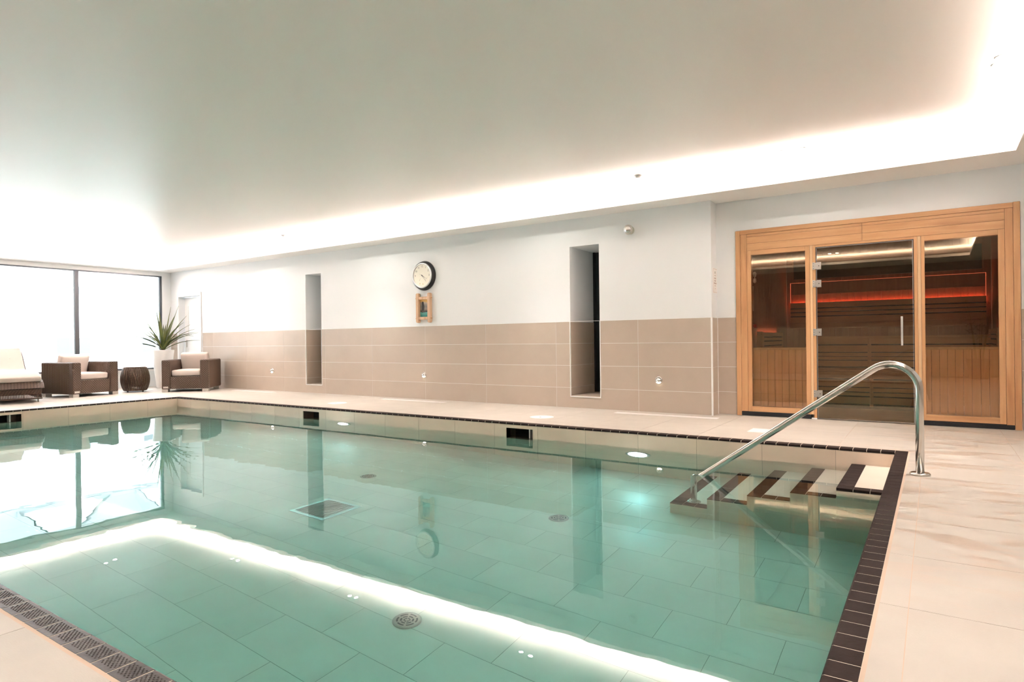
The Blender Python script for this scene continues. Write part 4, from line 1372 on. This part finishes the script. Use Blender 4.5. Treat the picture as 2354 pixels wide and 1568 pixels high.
for az, el, L, dr_ in spec:
    az = az - 38 if 40 < az <= 110 else (az - 27 if -110 <= az <= -40 else az)
    L *= 0.96
    az_ = math.radians(az + rnd.uniform(-8, 8))
    b = leaf(az_, math.radians(el), L, 0.034, dr_)
    link('leaf', b, M['leaf'], yp, (0.02 * math.cos(az_), 0.02 * math.sin(az_), 0.80 + rnd.uniform(0, 0.06)))
link('stem', MB().lathe([(0.035, 0.77), (0.03, 0.86), (0.015, 0.90)], 14), M['soil'], yp)

# bamboo plant behind the camera (mirrored in the right sauna window)
bp_ = empty('potted_bamboo', (0.78, -0.95, 0), 0, 'tall leafy bamboo plant behind the camera, mirrored in the right sauna window', 'potted plant')
link('pot', MB().lathe([(0.17, 0.0), (0.22, 0.42), (0.20, 0.42), (0.19, 0.40)], 32), M['alu'], bp_)
mb = MB()
rb = random.Random(11)
canes = []
for k in range(7):
    a = rb.uniform(0, 2 * PI); r1 = rb.uniform(0.12, 0.42)
    H = rb.uniform(1.2, 1.95)
    pts = [(0.06 * math.cos(a), 0.06 * math.sin(a), 0.40), (r1 * 0.5 * math.cos(a), r1 * 0.5 * math.sin(a), 0.4 + (H - 0.4) * 0.6), (r1 * math.cos(a), r1 * math.sin(a), H)]
    mb.tube(pts, [0.010, 0.008, 0.004], 6)
    canes.append([Vector(p) for p in pts])
link('canes', mb, M['bamboo'], bp_)
mb = MB()
for c in canes:
    for k in range(46):
        t = rb.uniform(0.45, 2.0)
        p = c[0].lerp(c[1], t) if t < 1 else c[1].lerp(c[2], t - 1)
        az = rb.uniform(0, 2 * PI); L = rb.uniform(0.12, 0.24)
        d = Vector((math.cos(az), math.sin(az), rb.uniform(-0.3, 0.5))).normalized()
        q = p + d * rb.uniform(0.02, 0.14)
        s = d.cross(Vector((0, 0, 1))).normalized() * 0.016
        o_ = len(mb.v)
        mb.v += [tuple(q), tuple(q + d * L * 0.4 + s), tuple(q + d * L), tuple(q + d * L * 0.4 - s)]
        mb.f.append((o_, o_ + 1, o_ + 2, o_ + 3)); mb.s.append(False)
fo = link('foliage', mb, M['bamboo'], bp_)
fo['kind'] = 'stuff'

# ------------------------------------------------------------------ outside the window wall
gr = link('ground_outside', MB().box(-60, XW - 0.26, -60, 70, -0.4, -0.3), M['pave'])
tag(gr, kind='structure')
hs = empty('neighbouring_house', (-38, 10, -0.3), 0, 'bright white-walled house with grey gabled roof seen through the window', 'house')
HX = 4.0   # facade plane local x
mb = MB().box(-6, HX, -30, 30, 0, 6.3)
link('wall', mb, M['render'], hs)
link('roof', MB().prism([(-30, 6.3), (30, 6.3), (30, 6.35), (-30, 6.35)][::1], 'x', -6, HX + 0.3).add(
    [(HX + 0.4, -30, 6.3), (HX + 0.4, 30, 6.3), (-1, 30, 10.5), (-1, -30, 10.5), (-6, -30, 6.3), (-6, 30, 6.3)], [(0, 1, 2, 3), (3, 2, 5, 4), (0, 3, 4), (1, 5, 2)]), M['rooft'], hs)
for yc in (2.6, 7.6, -8):
    g_ = link('gable', MB().prism([(yc - 1.6, 5.8), (yc + 1.6, 5.8), (yc + 1.6, 6.6), (yc, 8.3), (yc - 1.6, 6.6)], 'x', HX - 3.0, HX + 0.12), M['render'], hs)
    link('bargeboard', MB().prism([(yc - 1.9, 6.35), (yc, 8.45), (yc + 1.9, 6.35), (yc + 1.9, 6.6), (yc, 8.75), (yc - 1.9, 6.6)][::-1], 'x', HX - 3.2, HX + 0.3), M['rooft'], g_)
for z0, z1 in ((3.68, 4.05), (0.85, 1.6)):
    for y0, y1 in ((2.37, 3.03), (3.12, 3.75), (6.2, 6.8), (-2.4, -1.6), (-6.4, -5.6), (12, 12.8)):
        f_ = link('window', MB().box(HX, HX + 0.05, y0 - 0.05, y1 + 0.05, z0 - 0.05, z1 + 0.05), M['white'], hs)
        link('pane', MB().box(HX + 0.05, HX + 0.06, y0, y1, z0, z1), M['panegrey'], f_)
